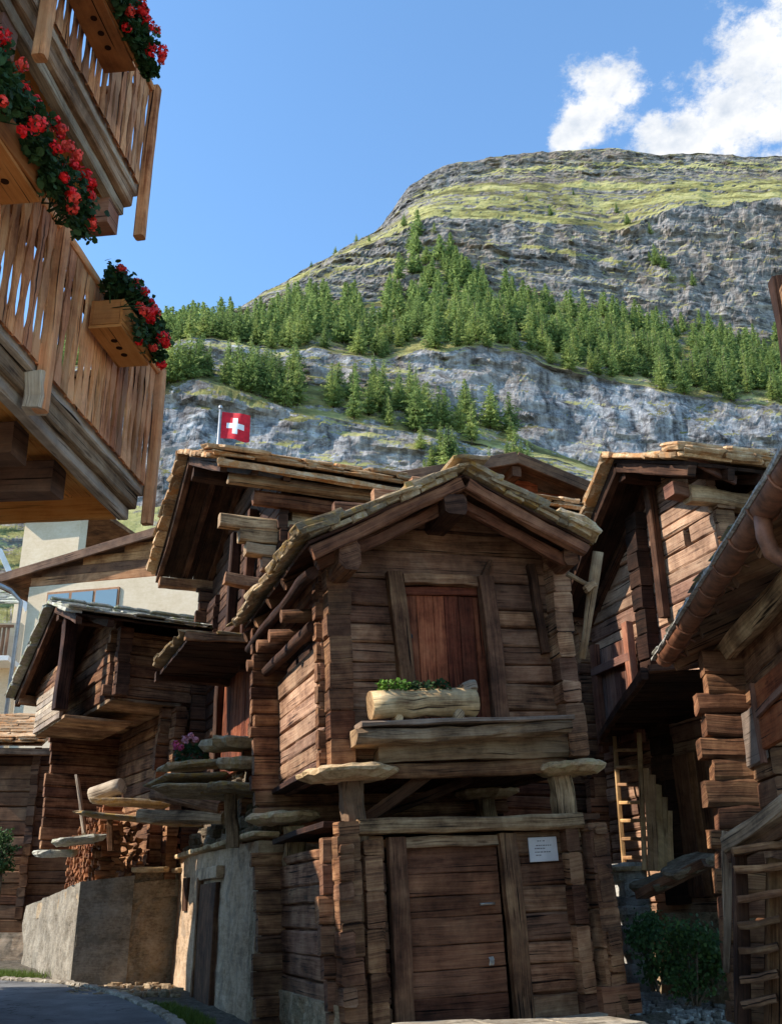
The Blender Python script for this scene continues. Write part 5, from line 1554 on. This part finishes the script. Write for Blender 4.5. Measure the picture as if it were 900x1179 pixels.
# =================================================================== MOUNTAIN
def pl(pts):
    xs_, ys2 = zip(*pts)
    return lambda x: float(np.interp(x, xs_, ys2))
rows = [
    (pl([(-400, 1040), (1400, 1040)]), 130),
    (pl([(-400, 720), (100, 700), (900, 690), (1400, 690)]), 290),
    (pl([(-400, 600), (100, 585), (300, 560), (900, 560), (1400, 590)]), 345),
    (pl([(-400, 520), (60, 470), (180, 452), (230, 440), (340, 474), (450, 492), (600, 520), (700, 548), (1400, 580)]), 366),
    (pl([(-400, 500), (60, 440), (180, 420), (240, 424), (340, 440), (450, 452), (560, 480), (620, 512), (700, 544), (1400, 575)]), 392),
    (pl([(-400, 490), (60, 425), (180, 401), (220, 389), (280, 397), (360, 402), (440, 407), (500, 402), (560, 402), (620, 415), (700, 431), (800, 452), (900, 464), (1400, 520)]), 412),
    (pl([(-400, 470), (60, 415), (180, 390), (250, 372), (320, 350), (400, 345), (450, 338), (500, 335), (560, 333), (600, 345), (700, 362), (750, 380), (800, 380), (900, 400), (1400, 450)]), 505),
    (pl([(-400, 462), (60, 411), (180, 386), (250, 368), (320, 333), (380, 301), (440, 272), (470, 260), (500, 250), (600, 252), (650, 258), (700, 264), (740, 250), (780, 240), (900, 230), (1400, 240)]), 548),
    (pl([(-400, 460), (60, 410), (180, 385), (250, 367), (320, 331), (380, 298), (440, 263), (470, 236), (510, 216), (560, 207), (620, 202), (700, 199), (800, 199), (900, 202), (1400, 212)]), 650),
    (pl([(-400, 458), (60, 408), (180, 384), (250, 366), (300, 345), (320, 329), (350, 311), (380, 295), (410, 281), (430, 270), (440, 258), (450, 243), (470, 214), (490, 200), (510, 191), (560, 182), (620, 174), (700, 171), (760, 178), (800, 175), (860, 180), (900, 178), (1400, 190)]), 690),
    (pl([(-400, 520), (1400, 300)]), 860),
]
#            seg sub-divisions, cliffness
segs = [(8, 0), (16, .3), (26, 1), (16, .15), (26, 1), (44, .1), (40, 1), (40, .45), (30, .9), (6, 0)]
pxs = list(np.arange(-380, 1330, 2.2))
grid = []; cl_ = []
for px in pxs:
    jit = [noise.fractal(V((px*.012, r*7.3, 0)), 1.0, 2.0, 4)*(9 if r in (5, 6, 7) else 6 if r in (3, 4, 8) else 0) for r in range(len(rows))]
    ypx = [f(px)+jit[r] for r, (f, D) in enumerate(rows)]
    ypx[9] = rows[9][0](px)+noise.fractal(V((px*.03, 3.3, 0)), 1.0, 2.0, 5)*3.0
    for r in range(1, len(rows)-1):            # keep the order from base to ridge
        ypx[r] = min(ypx[r], ypx[r-1]-.25)
    for r in range(8, 2, -1): ypx[r] = max(ypx[r], ypx[9]+.3*(9-r))
    colp = []
    for r, (n_, cf) in enumerate(segs):
        D0, D1 = rows[r][1], rows[r+1][1]
        for k in range(n_):
            t_ = k/n_
            colp.append((ypx[r]+(ypx[r+1]-ypx[r])*t_, D0+(D1-D0)*t_, cf, r))
    colp.append((ypx[-1], rows[-1][1], 0, 9))
    grid.append(colp)
NR = len(grid[0]); NC = len(grid)
mv = []
P = [[None]*NR for _ in range(NC)]
veg = []; low = []; seg0_ = [0]
for n_, c_f in segs: seg0_.append(seg0_[-1]+n_)
ledges = [((600, 640, 700, 770, 790), (282, 290, 300, 318, 332)), ((470, 520, 600, 660, 720), (243, 246, 246, 256, 262)), ((690, 760, 860, 960), (238, 228, 226, 222)), ((330, 400, 450, 470), (322, 308, 300, 296)), ((455, 520, 560), (300, 318, 326)), ((480, 600, 760, 960), (222, 215, 214, 212)), ((560, 700, 900), (196, 190, 192)), ((180, 260, 330, 400), (452, 452, 478, 500))]
for i, px in enumerate(pxs):
    for k, (py, D, cf, r) in enumerate(grid[i]):
        D_ = D*(1+.0001*(px-450))
        p = at(px, py, D_); scr = py
        q = p*.012
        rough = noise.fractal(V((q.x*2.2, q.y*2.2, q.z*5.5)), .9, 2.1, 6)
        strata = noise.noise(V((q.x*.5, q.y*.5, (q.z+q.x*.16)*16+rough*1.6)))
        big_ = noise.noise(q*.9+V((3, 1, 7)))
        gul = noise.noise(V((q.x*6+rough*.8, 5, q.z*.8)))
        cfx = cf if r < 9 else 0
        fine = noise.fractal(V((q.x*9, q.y*9, q.z*16)), .8, 2.2, 5)
        crag = abs(noise.noise(V((q.x*4.2, q.y*4.2, q.z*2.4))))*2-.6
        blk = noise.cell(V((q.x*9+rough*.7, q.y*9, q.z*15+rough)))*1.0+noise.cell(V((q.x*22+rough, q.y*22, q.z*34+fine)))*.6
        away = V((p.x, p.y, 0)).normalized(); view = (p-CAM).normalized()
        p = p - view*((big_*9+gul*3.5+strata*3-crag*3.0)*(.2+.8*cfx)) - away*(((rough*1.3+fine*1.5+strata*1.5-crag*1.0)*(.45 if r in (2, 4) else 1)+blk*(.35 if r in (2, 4) else .6))*(.25+.75*cfx)) + V((0, 0, rough*.8*(1.5-cfx)))
        P[i][k] = p
        kk = k-seg0_[min(r, 9)]; tt_ = kk/max(1, segs[min(r, 9)][0])
        vg = {1: .1, 3: .16, 5: .14, 7: .21 if tt_ < .6 else .02, 8: -.02, 9: -.02}.get(r, -.04)
        for (lx, ly) in ledges:
            yy = float(np.interp(px, lx, ly, left=-1e3, right=-1e3)); vg += .50*max(0, 1-abs(py-yy)/6.0)
        veg.append(vg); low.append(1.0 if r in (2, 3, 4) else .0)
for i in range(NC):
    for k in range(NR): mv.append(P[i][k])
me = bpy.data.meshes.new('mountain')
fa = []
for i in range(NC-1):
    for k in range(NR-1):
        a = i*NR+k; fa.append((a, a+NR, a+NR+1, a+1))
me.from_pydata([tuple(v) for v in mv], [], fa)
vb = me.attributes.new('low', 'FLOAT', 'POINT'); vb.data.foreach_set('value', low)
va = me.attributes.new('veg', 'FLOAT', 'POINT'); va.data.foreach_set('value', veg)
mo = bpy.data.objects.new('mountain', me); COL.objects.link(mo); tag(mo, kind='structure')
tm = NT('mountain_rock')
ob = tm.n('ShaderNodeTexCoord').outputs['Object']
geo = tm.n('ShaderNodeNewGeometry')
sepn = tm.n('ShaderNodeSeparateXYZ'); tm.l(geo.outputs['Normal'], sepn.inputs[0])
n_big = tm.noise(tm.mapped(ob, (.012, .012, .02)), 1.0, 6, .65)
mp_ = tm.n('ShaderNodeMapping'); mp_.inputs['Rotation'].default_value = (0, .16, 0); mp_.inputs['Scale'].default_value = (.025, .025, .17); tm.l(ob, mp_.inputs['Vector'])
n_str = tm.noise(mp_.outputs[0], 1.0, 8, .74, 2.2)
n_fine = tm.noise(tm.mapped(ob, (.25, .25, .4)), 1.0, 7, .75)
n_ver = tm.noise(tm.mapped(ob, (.16, .16, .012)), 1.0, 6, .65, .8)
lo_ = tm.n('ShaderNodeAttribute', attribute_name='low').outputs['Fac']
n_ver2 = tm.noise(tm.mapped(ob, (.10, .10, .008)), 1.0, 7, .7, 1.2)
sv_ = tm.n('ShaderNodeMix', data_type='FLOAT'); tm.l(lo_, sv_.inputs[0]); tm.l(n_str, sv_.inputs[2]); tm.l(n_ver2, sv_.inputs[3])
f_ = tm.math('ADD', tm.math('ADD', tm.math('MULTIPLY', sv_.outputs[0], .42), tm.math('MULTIPLY', n_fine, .33)), tm.math('MULTIPLY', n_ver, .25))
rock = tm.ramp(f_, [(.40, (.035, .034, .036)), (.455, (.16, .156, .158)), (.52, (.35, .34, .335)), (.60, (.62, .60, .575))])
crk = tm.ramp(tm.noise(tm.mapped(ob, (.05, .05, .11)), 1.0, 8, .72, 2.0), [(.40, (.30, .28, .28)), (.47, (1, 1, 1))])
rock = tm.mix(.85, rock, crk, 'MULTIPLY')
warm = tm.ramp(n_big, [(.46, (0, 0, 0)), (.62, (1, 1, 1))])
rock = tm.mix(tm.math('MULTIPLY', warm, .55), rock, tm.ramp(f_, [(.39, (.09, .065, .045)), (.60, (.50, .39, .29))]))
gr = tm.ramp(tm.noise(tm.mapped(ob, (.03, .03, .06)), 1.0, 7, .7), [(.38, (.10, .09, .04)), (.47, (.25, .22, .075)), (.55, (.42, .38, .145)), (.66, (.55, .48, .22))])
va_ = tm.n('ShaderNodeAttribute', attribute_name='veg')
gm_ = tm.math('ADD', tm.math('ADD', sepn.outputs[2], va_.outputs['Fac']), tm.math('MULTIPLY', tm.math('SUBTRACT', tm.noise(tm.mapped(ob, (.07, .07, .12)), 1.0, 9, .82), .5), 2.4))
gmask = tm.ramp(gm_, [(.63, (0, 0, 0)), (.70, (1, 1, 1))])
upd = tm.mix(lo_, (.82, .76, .71), (1.05, 1.05, 1.08))
rock = tm.mix(1.0, rock, upd, 'MULTIPLY')
colr = tm.mix(gmask, rock, gr)
tm.out(colr, .95, tm.math('ADD', n_fine, tm.math('MULTIPLY', n_str, .8)), 1.0, 1.8, .1)
me.materials.append(MATS['mountain_rock'])
print('mountain verts', len(mv))

# ------------------------------------------------------------------ conifers on the terraces
def conifer(seed, larch, fine=1.0):
    random.seed(seed)
    m = MB(); R_ = rnd(.16, .21) if not larch else rnd(.19, .25)
    m.tube((0, 0, -.08), (rnd(-.02, .02), rnd(-.02, .02), .97), .012, .002, 5, 4, .003, 1)
    nl = 22 if not larch else 19; bend = (rnd(-.03, .03), rnd(-.03, .03))
    lop = rnd(0, 6.28)
    for lv in range(nl):
        t_ = (lv+rnd(-.3, .3))/(nl-1); t_ = max(0, min(1, t_)); z = .07+.92*t_
        r = R_*(1-t_)**.72*rnd(.62, 1.2)+.008
        if t_ < .12: r *= .6+3*t_
        nb = max(4, int(7*(1-t_)+4)); g0 = rnd(0, 6)
        for b in range(nb):
            g = g0+2*math.pi*b/nb+rnd(-.4, .4); rr = r*rnd(.45, 1.2)*(1+.15*math.cos(g-lop))
            d = V((math.cos(g), math.sin(g), 0)); sd_ = V((-d.y, d.x, 0)); off = V((bend[0]*t_, bend[1]*t_, 0))
            droop = rr*rnd(-.05, .45); root = V((0, 0, z))+off; tip = root+d*rr-V((0, 0, droop))
            n_sp = max(3, int(rr/.0105*fine))
            tint0 = rnd(.1, .9)
            for q in range(n_sp):
                f = (q+rnd(.2, 1))/n_sp; c = root.lerp(tip, f)+sd_*rnd(-1, 1)*.022+V((0, 0, rnd(-.012, .014)))
                s_ = rnd(.015, .034)*(1.15-.4*t_)*fine**-.5; e = V((rnd(-1, 1), rnd(-1, 1), rnd(-.25, .5))).normalized()*s_; u_ = (d*rnd(.2, 1)+V((0, 0, rnd(-.9, .5)))).normalized()*s_*rnd(.8, 1.7)
                b0 = len(m.v); m.v += [c-e*.6-u_*.3, c+e*.6-u_*.3, c+u_]
                m.face((b0, b0+1, b0+2), ((0, 0),)*3, (min(1, max(0, tint0+rnd(-.3, .3))), 0, 0), 0)
    o = m.build('conifer', ['needles_larch' if larch else 'needles', 'bark'])
    me_ = o.data; bpy.data.objects.remove(o)
    return me_
CM = [conifer(100+k, False) for k in range(5)]+[conifer(200+k, True) for k in range(4)]
random.seed(5)
seg0 = [0]
for n_, cf in segs: seg0.append(seg0[-1]+n_)
def surf(px, r, t_):
    i = (px-pxs[0])/2.2; i0 = max(0, min(NC-2, int(i))); k = seg0[r]+t_*segs[r][0]; k0 = max(0, min(NR-2, int(k)))
    fi, fk = i-i0, k-k0
    return (P[i0][k0]*(1-fi)+P[i0+1][k0]*fi)*(1-fk)+(P[i0][k0+1]*(1-fi)+P[i0+1][k0+1]*fi)*fk
placed = []
def toscreen(p):
    q = p-CAM; w_ = q.dot(FW); return CX+FPX*q.dot(RT)/w_, CY-FPX*q.dot(UP)/w_
def tree(px, r, t_, h, label, group, mindist=0, larch=.35, plist=placed):
    p = surf(px, r, t_)
    if mindist and any((p-q).length < mindist for q in plist[-400:]): return None
    me_ = CM[random.randrange(5)] if rnd(0, 1) > larch else CM[5+random.randrange(4)]
    o = bpy.data.objects.new('conifer', me_); COL.objects.link(o)
    s_ = h*rnd(.7, 1.25); w_ = s_*rnd(1.1, 1.75)
    o.location = p; o.scale = (w_, w_, s_); o.rotation_euler = (rnd(-.04, .04), rnd(-.04, .04), rnd(0, 6.28))
    plist.append(p); tag(o, label, 'tree', group); return o
G1 = ('conifer in the dense forest band above the long grey cliff', 'conifers of the forest band above the cliff')
G2 = ('conifer on the lower left ledge of the cliff behind the flag', 'conifers on the lower cliff ledge')
G3 = ('conifer on the rock shoulder or gully above the forest band', 'conifers above the forest band')
G4 = ('conifer at the cliff foot just above the granary roof', 'conifers at the cliff foot')
cnt = 0; tries = 0
while cnt < 215 and tries < 4000:           # front of the forest band, the trees that show largest
    tries += 1; px = rnd(205, 930); t_ = rnd(0.0, .62)**1.1
    if px < 300 and t_ > .5: continue
    if tree(px, 5, t_, 18 if px > 480 else 15, *G1, mindist=4.3, larch=.45): cnt += 1
n1_ = cnt
cnt = 0; tries = 0
while cnt < 82 and tries < 1500:
    tries += 1; px = random.choice((rnd(176, 240), rnd(255, 345), rnd(258, 330), rnd(300, 470), rnd(380, 480), rnd(470, 610))); t_ = rnd(0, 1)
    if tree(px, 3, t_, 17.5, *G2, mindist=3.2, larch=.5): cnt += 1
for (px, r, t_, h) in ((462, 6, .45, 11), (474, 6, .3, 12), (480, 6, .6, 12), (490, 6, .4, 12), (497, 6, .15, 13), (506, 6, .5, 12), (512, 6, .25, 13), (520, 6, .1, 13), (530, 6, .35, 12), (540, 6, .15, 13), (470, 6, .7, 10), (484, 6, .85, 9), (552, 6, .1, 12), (500, 6, .75, 10),
                       (465, 7, .1, 9), (634, 7, .15, 8), (710, 7, .3, 8), (722, 7, .05, 9), (748, 6, .85, 9), (756, 6, .55, 16), (765, 6, .5, 11), (772, 6, .4, 10), (798, 6, .35, 9), (410, 8, .2, 7), (386, 8, .3, 7), (358, 8, .3, 6), (425, 7, .3, 6), (748, 6, .6, 9), (606, 7, .4, 5), (660, 7, .6, 5)):
    tree(px, r, t_, h, *G3, mindist=0, larch=.3)
for (px, r, t_, h) in ((497, 2, .35, 15), (508, 2, .5, 19), (516, 2, .42, 15), (512, 2, .15, 16), (526, 2, .2, 13), (536, 2, .3, 12), (522, 2, .62, 12), (583, 2, .55, 15), (592, 2, .62, 14), (600, 2, .6, 14), (607, 2, .5, 12), (565, 2, .1, 12), (598, 2, .05, 11), (490, 2, .05, 12), (612, 2, .3, 8), (484, 2, .68, 13), (545, 2, .1, 11), (575, 2, .04, 10)):
    tree(px, r, t_, h, *G4, larch=.6)
# the rest of the forest, deeper in the band, as one mass
m = MB(); far = []
base_m = [conifer(300+k, k % 2 == 0, .35) for k in range(6)]; random.seed(15)
cnt = 0; tries = 0
while cnt < 640 and tries < 9000:
    tries += 1; px = rnd(-150, 1150); inview = 200 < px < 930
    t_ = rnd(.12, 1.0) if inview else rnd(0, 1)
    if px < 330 and inview and t_ > .92: continue
    p = surf(px, 5, t_)
    if any((p-q).length < 2.6 for q in placed[:300]) : continue
    far.append(p); cnt += 1
for i in range(40): far.append(surf(rnd(-80, 60), random.choice((1, 2, 3)), rnd(0, 1)))
for i in range(24):
    px = rnd(458, 545); far.append(surf(px, 6, rnd(0, 1)*max(.1, min(.9, (565-px)/95))))
vv = []; ff = []; mi_ = []; tn = []
for p in far:
    me_ = random.choice(base_m); h = 15.5*rnd(.8, 1.25); w_ = h*rnd(1.15, 1.75); a_ = rnd(0, 6.28); ca_, sa_ = math.cos(a_), math.sin(a_); b0 = len(vv)
    for v in me_.vertices:
        x, y, z = v.co; vv.append((p.x+(x*ca_-y*sa_)*w_, p.y+(x*sa_+y*ca_)*w_, p.z+z*h))
    ct = me_.color_attributes['tint'].data
    for pol in me_.polygons:
        ff.append(tuple(b0+i for i in pol.vertices)); mi_.append(pol.material_index); c0 = ct[pol.loop_start].color
        tn.extend((c0[0], c0[1], c0[2], 1.0)*len(pol.vertices))
me_ = bpy.data.meshes.new('forest'); me_.from_pydata(vv, [], ff)
me_.materials.append(MATS['needles']); me_.materials.append(MATS['bark']); me_.polygons.foreach_set('material_index', mi_)
ca2 = me_.color_attributes.new('tint', 'FLOAT_COLOR', 'CORNER'); ca2.data.foreach_set('color', tn)
fo = bpy.data.objects.new('forest', me_); COL.objects.link(fo); tag(fo, kind='stuff')
# loose boulders and scrub on the slope are part of the terrain relief
print('trees', n1_, len(placed), cnt)

# unseen house added left of the lane, roof shaped to shade the granary foot
Q = Frame(V((-11.2, 14.2, 0)), 0, 0.0)
qh = thing('shade_house', 'added unseen log house left of the lane, shading the granary foot', 'house', Q)
m = MB(); logwall(m, 'y', 3.0, -3.3, 3.3, 0, 6.6, .2, (.2, .2), course=.3, outdir=1); part(m, 'street_wall', ['wood_brown'], qh)
m = MB(); logwall(m, 'y', -3.0, -3.3, 3.3, 0, 6.6, .2, (.2, .2), course=.3); part(m, 'back_wall', ['wood_brown'], qh)
for yy, od in ((-3.3, -1), (3.3, 1)):
    m = MB(); logwall(m, 'x', yy, -3, 3, 0, 6.6, .2, (.2, .2), course=.3, outdir=od); part(m, 'side_wall', ['wood_brown'], qh)
m = MB()
for od in (-1, 1): m.beam((-.2, od*3.8, 6.7), (-.2, 0, 8.45), 7.0, .2, seg=2, rough=0)
part(m, 'roof', ['wood_brown'], qh)
m = MB(); m.beam((2.9, 0, 6.6), (2.9, 0, 8.2), .2, 5.0, (0, 1, 0), seg=2, rough=0, w1=.2, h1=.4); part(m, 'gable', ['wood_brown'], qh)

# =================================================================== light, sky, camera
bpy.context.view_layer.update()
SUN_EL = 36.0
sun_dir = (B.u*(-1)*math.cos(RAD(9)) + B.v*math.sin(RAD(9))); sun_dir.z = 0; sun_dir.normalize()
sd = sun_dir*math.cos(RAD(SUN_EL)) + V((0, 0, math.sin(RAD(SUN_EL))))
sl = bpy.data.lights.new('sun', 'SUN'); sl.energy = 2.7; sl.angle = RAD(.5); sl.color = (1.0, .93, .82)
so = bpy.data.objects.new('sun', sl); COL.objects.link(so)
so.rotation_euler = sd.to_track_quat('Z', 'Y').to_euler()

w = bpy.data.worlds.new('World'); S.world = w; w.use_nodes = True
nt = w.node_tree; nt.nodes.clear()
sky = nt.nodes.new('ShaderNodeTexSky'); sky.sky_type = 'NISHITA'; sky.sun_disc = False
sky.sun_elevation = RAD(SUN_EL); sky.sun_rotation = math.atan2(sd.x, sd.y)
sky.air_density = 1.0; sky.dust_density = .1; sky.ozone_density = 2.2; sky.altitude = 1600
tc = nt.nodes.new('ShaderNodeTexCoord')
def wm(op, a, b=None):
    n = nt.nodes.new('ShaderNodeMath'); n.operation = op
    for i, x in enumerate((a, b)):
        if x is None: continue
        if isinstance(x, (int, float)): n.inputs[i].default_value = x
        else: nt.links.new(x, n.inputs[i])
    return n.outputs[0]
def wnoise(scale, det, off=(0, 0, 0), rough=.6, sq=(1, 1, 1.5)):
    mp = nt.nodes.new('ShaderNodeMapping'); mp.inputs['Location'].default_value = off; mp.inputs['Scale'].default_value = sq
    nt.links.new(tc.outputs['Generated'], mp.inputs[0])
    n = nt.nodes.new('ShaderNodeTexNoise'); n.inputs['Scale'].default_value = scale; n.inputs['Detail'].default_value = det; n.inputs['Roughness'].default_value = rough
    nt.links.new(mp.outputs[0], n.inputs['Vector']); return n.outputs[0]
def blob(px, py, r):
    d = ray(px, py).normalized()
    n = nt.nodes.new('ShaderNodeVectorMath'); n.operation = 'DISTANCE'; n.inputs[1].default_value = d
    nt.links.new(tc.outputs['Generated'], n.inputs[0])
    return wm('SUBTRACT', 1.0, wm('DIVIDE', n.outputs['Value'], r/FPX))
tot = None
for b in ((694, 104, 50), (672, 140, 34), (655, 160, 26), (765, 168, 40), (800, 160, 52), (850, 140, 88), (910, 120, 120), (872, 62, 66), (945, 30, 120), (1020, 130, 170), (1200, 60, 190)):
    x = blob(*b); tot = x if tot is None else wm('MAXIMUM', tot, x)
dens = wm('ADD', wm('MULTIPLY', tot, 1.30), wm('ADD', wm('MULTIPLY', wm('SUBTRACT', wnoise(16, 9, rough=.68), .52), 2.6), wm('MULTIPLY', wm('SUBTRACT', wnoise(42, 6, rough=.7), .5), 1.6)))
mr = nt.nodes.new('ShaderNodeMapRange'); mr.interpolation_type = 'SMOOTHSTEP'
mr.inputs['From Min'].default_value = .06; mr.inputs['From Max'].default_value = .85
nt.links.new(dens, mr.inputs['Value'])
shade = wm('ADD', wm('MULTIPLY', wm('SUBTRACT', wnoise(13, 6, (.02, .0, .035)), wnoise(13, 6)), 3.4), .66)
cc = nt.nodes.new('ShaderNodeMix'); cc.data_type = 'RGBA'
CLD = 2.75
cc.inputs[6].default_value = (CLD*.60, CLD*.68, CLD*.80, 1); cc.inputs[7].default_value = (CLD*1.05, CLD*1.05, CLD*1.05, 1)
nt.links.new(shade, cc.inputs[0])
mx = nt.nodes.new('ShaderNodeMix'); mx.data_type = 'RGBA'
skm = nt.nodes.new('ShaderNodeMix'); skm.data_type = 'RGBA'; skm.blend_type = 'MULTIPLY'; skm.inputs[0].default_value = 1
nt.links.new(sky.outputs[0], skm.inputs[6]); skm.inputs[7].default_value = (.83, 1.0, 1.02, 1)
nt.links.new(mr.outputs[0], mx.inputs[0]); nt.links.new(skm.outputs[2], mx.inputs[6]); nt.links.new(cc.outputs[2], mx.inputs[7])
bg = nt.nodes.new('ShaderNodeBackground'); bg.inputs[1].default_value = .15
nt.links.new(mx.outputs[2], bg.inputs[0])
wo = nt.nodes.new('ShaderNodeOutputWorld'); nt.links.new(bg.outputs[0], wo.inputs[0])

cam = bpy.data.cameras.new('camera'); co = bpy.data.objects.new('camera', cam); COL.objects.link(co)
cam.sensor_fit = 'HORIZONTAL'; cam.sensor_width = 36; cam.lens = 36*FPX/900
cam.clip_start = .05; cam.clip_end = 6000
co.location = CAM; co.rotation_euler = (math.pi/2+PITCH, 0, 0)
S.camera = co
S.view_settings.view_transform = 'Standard'; S.view_settings.look = 'None'
S.view_settings.exposure = 1.35; S.view_settings.gamma = 1; S.view_settings.use_curve_mapping = False
S.cycles.max_bounces = 6; S.cycles.diffuse_bounces = 4; S.cycles.glossy_bounces = 2; S.cycles.transmission_bounces = 2
S.cycles.use_denoising = True
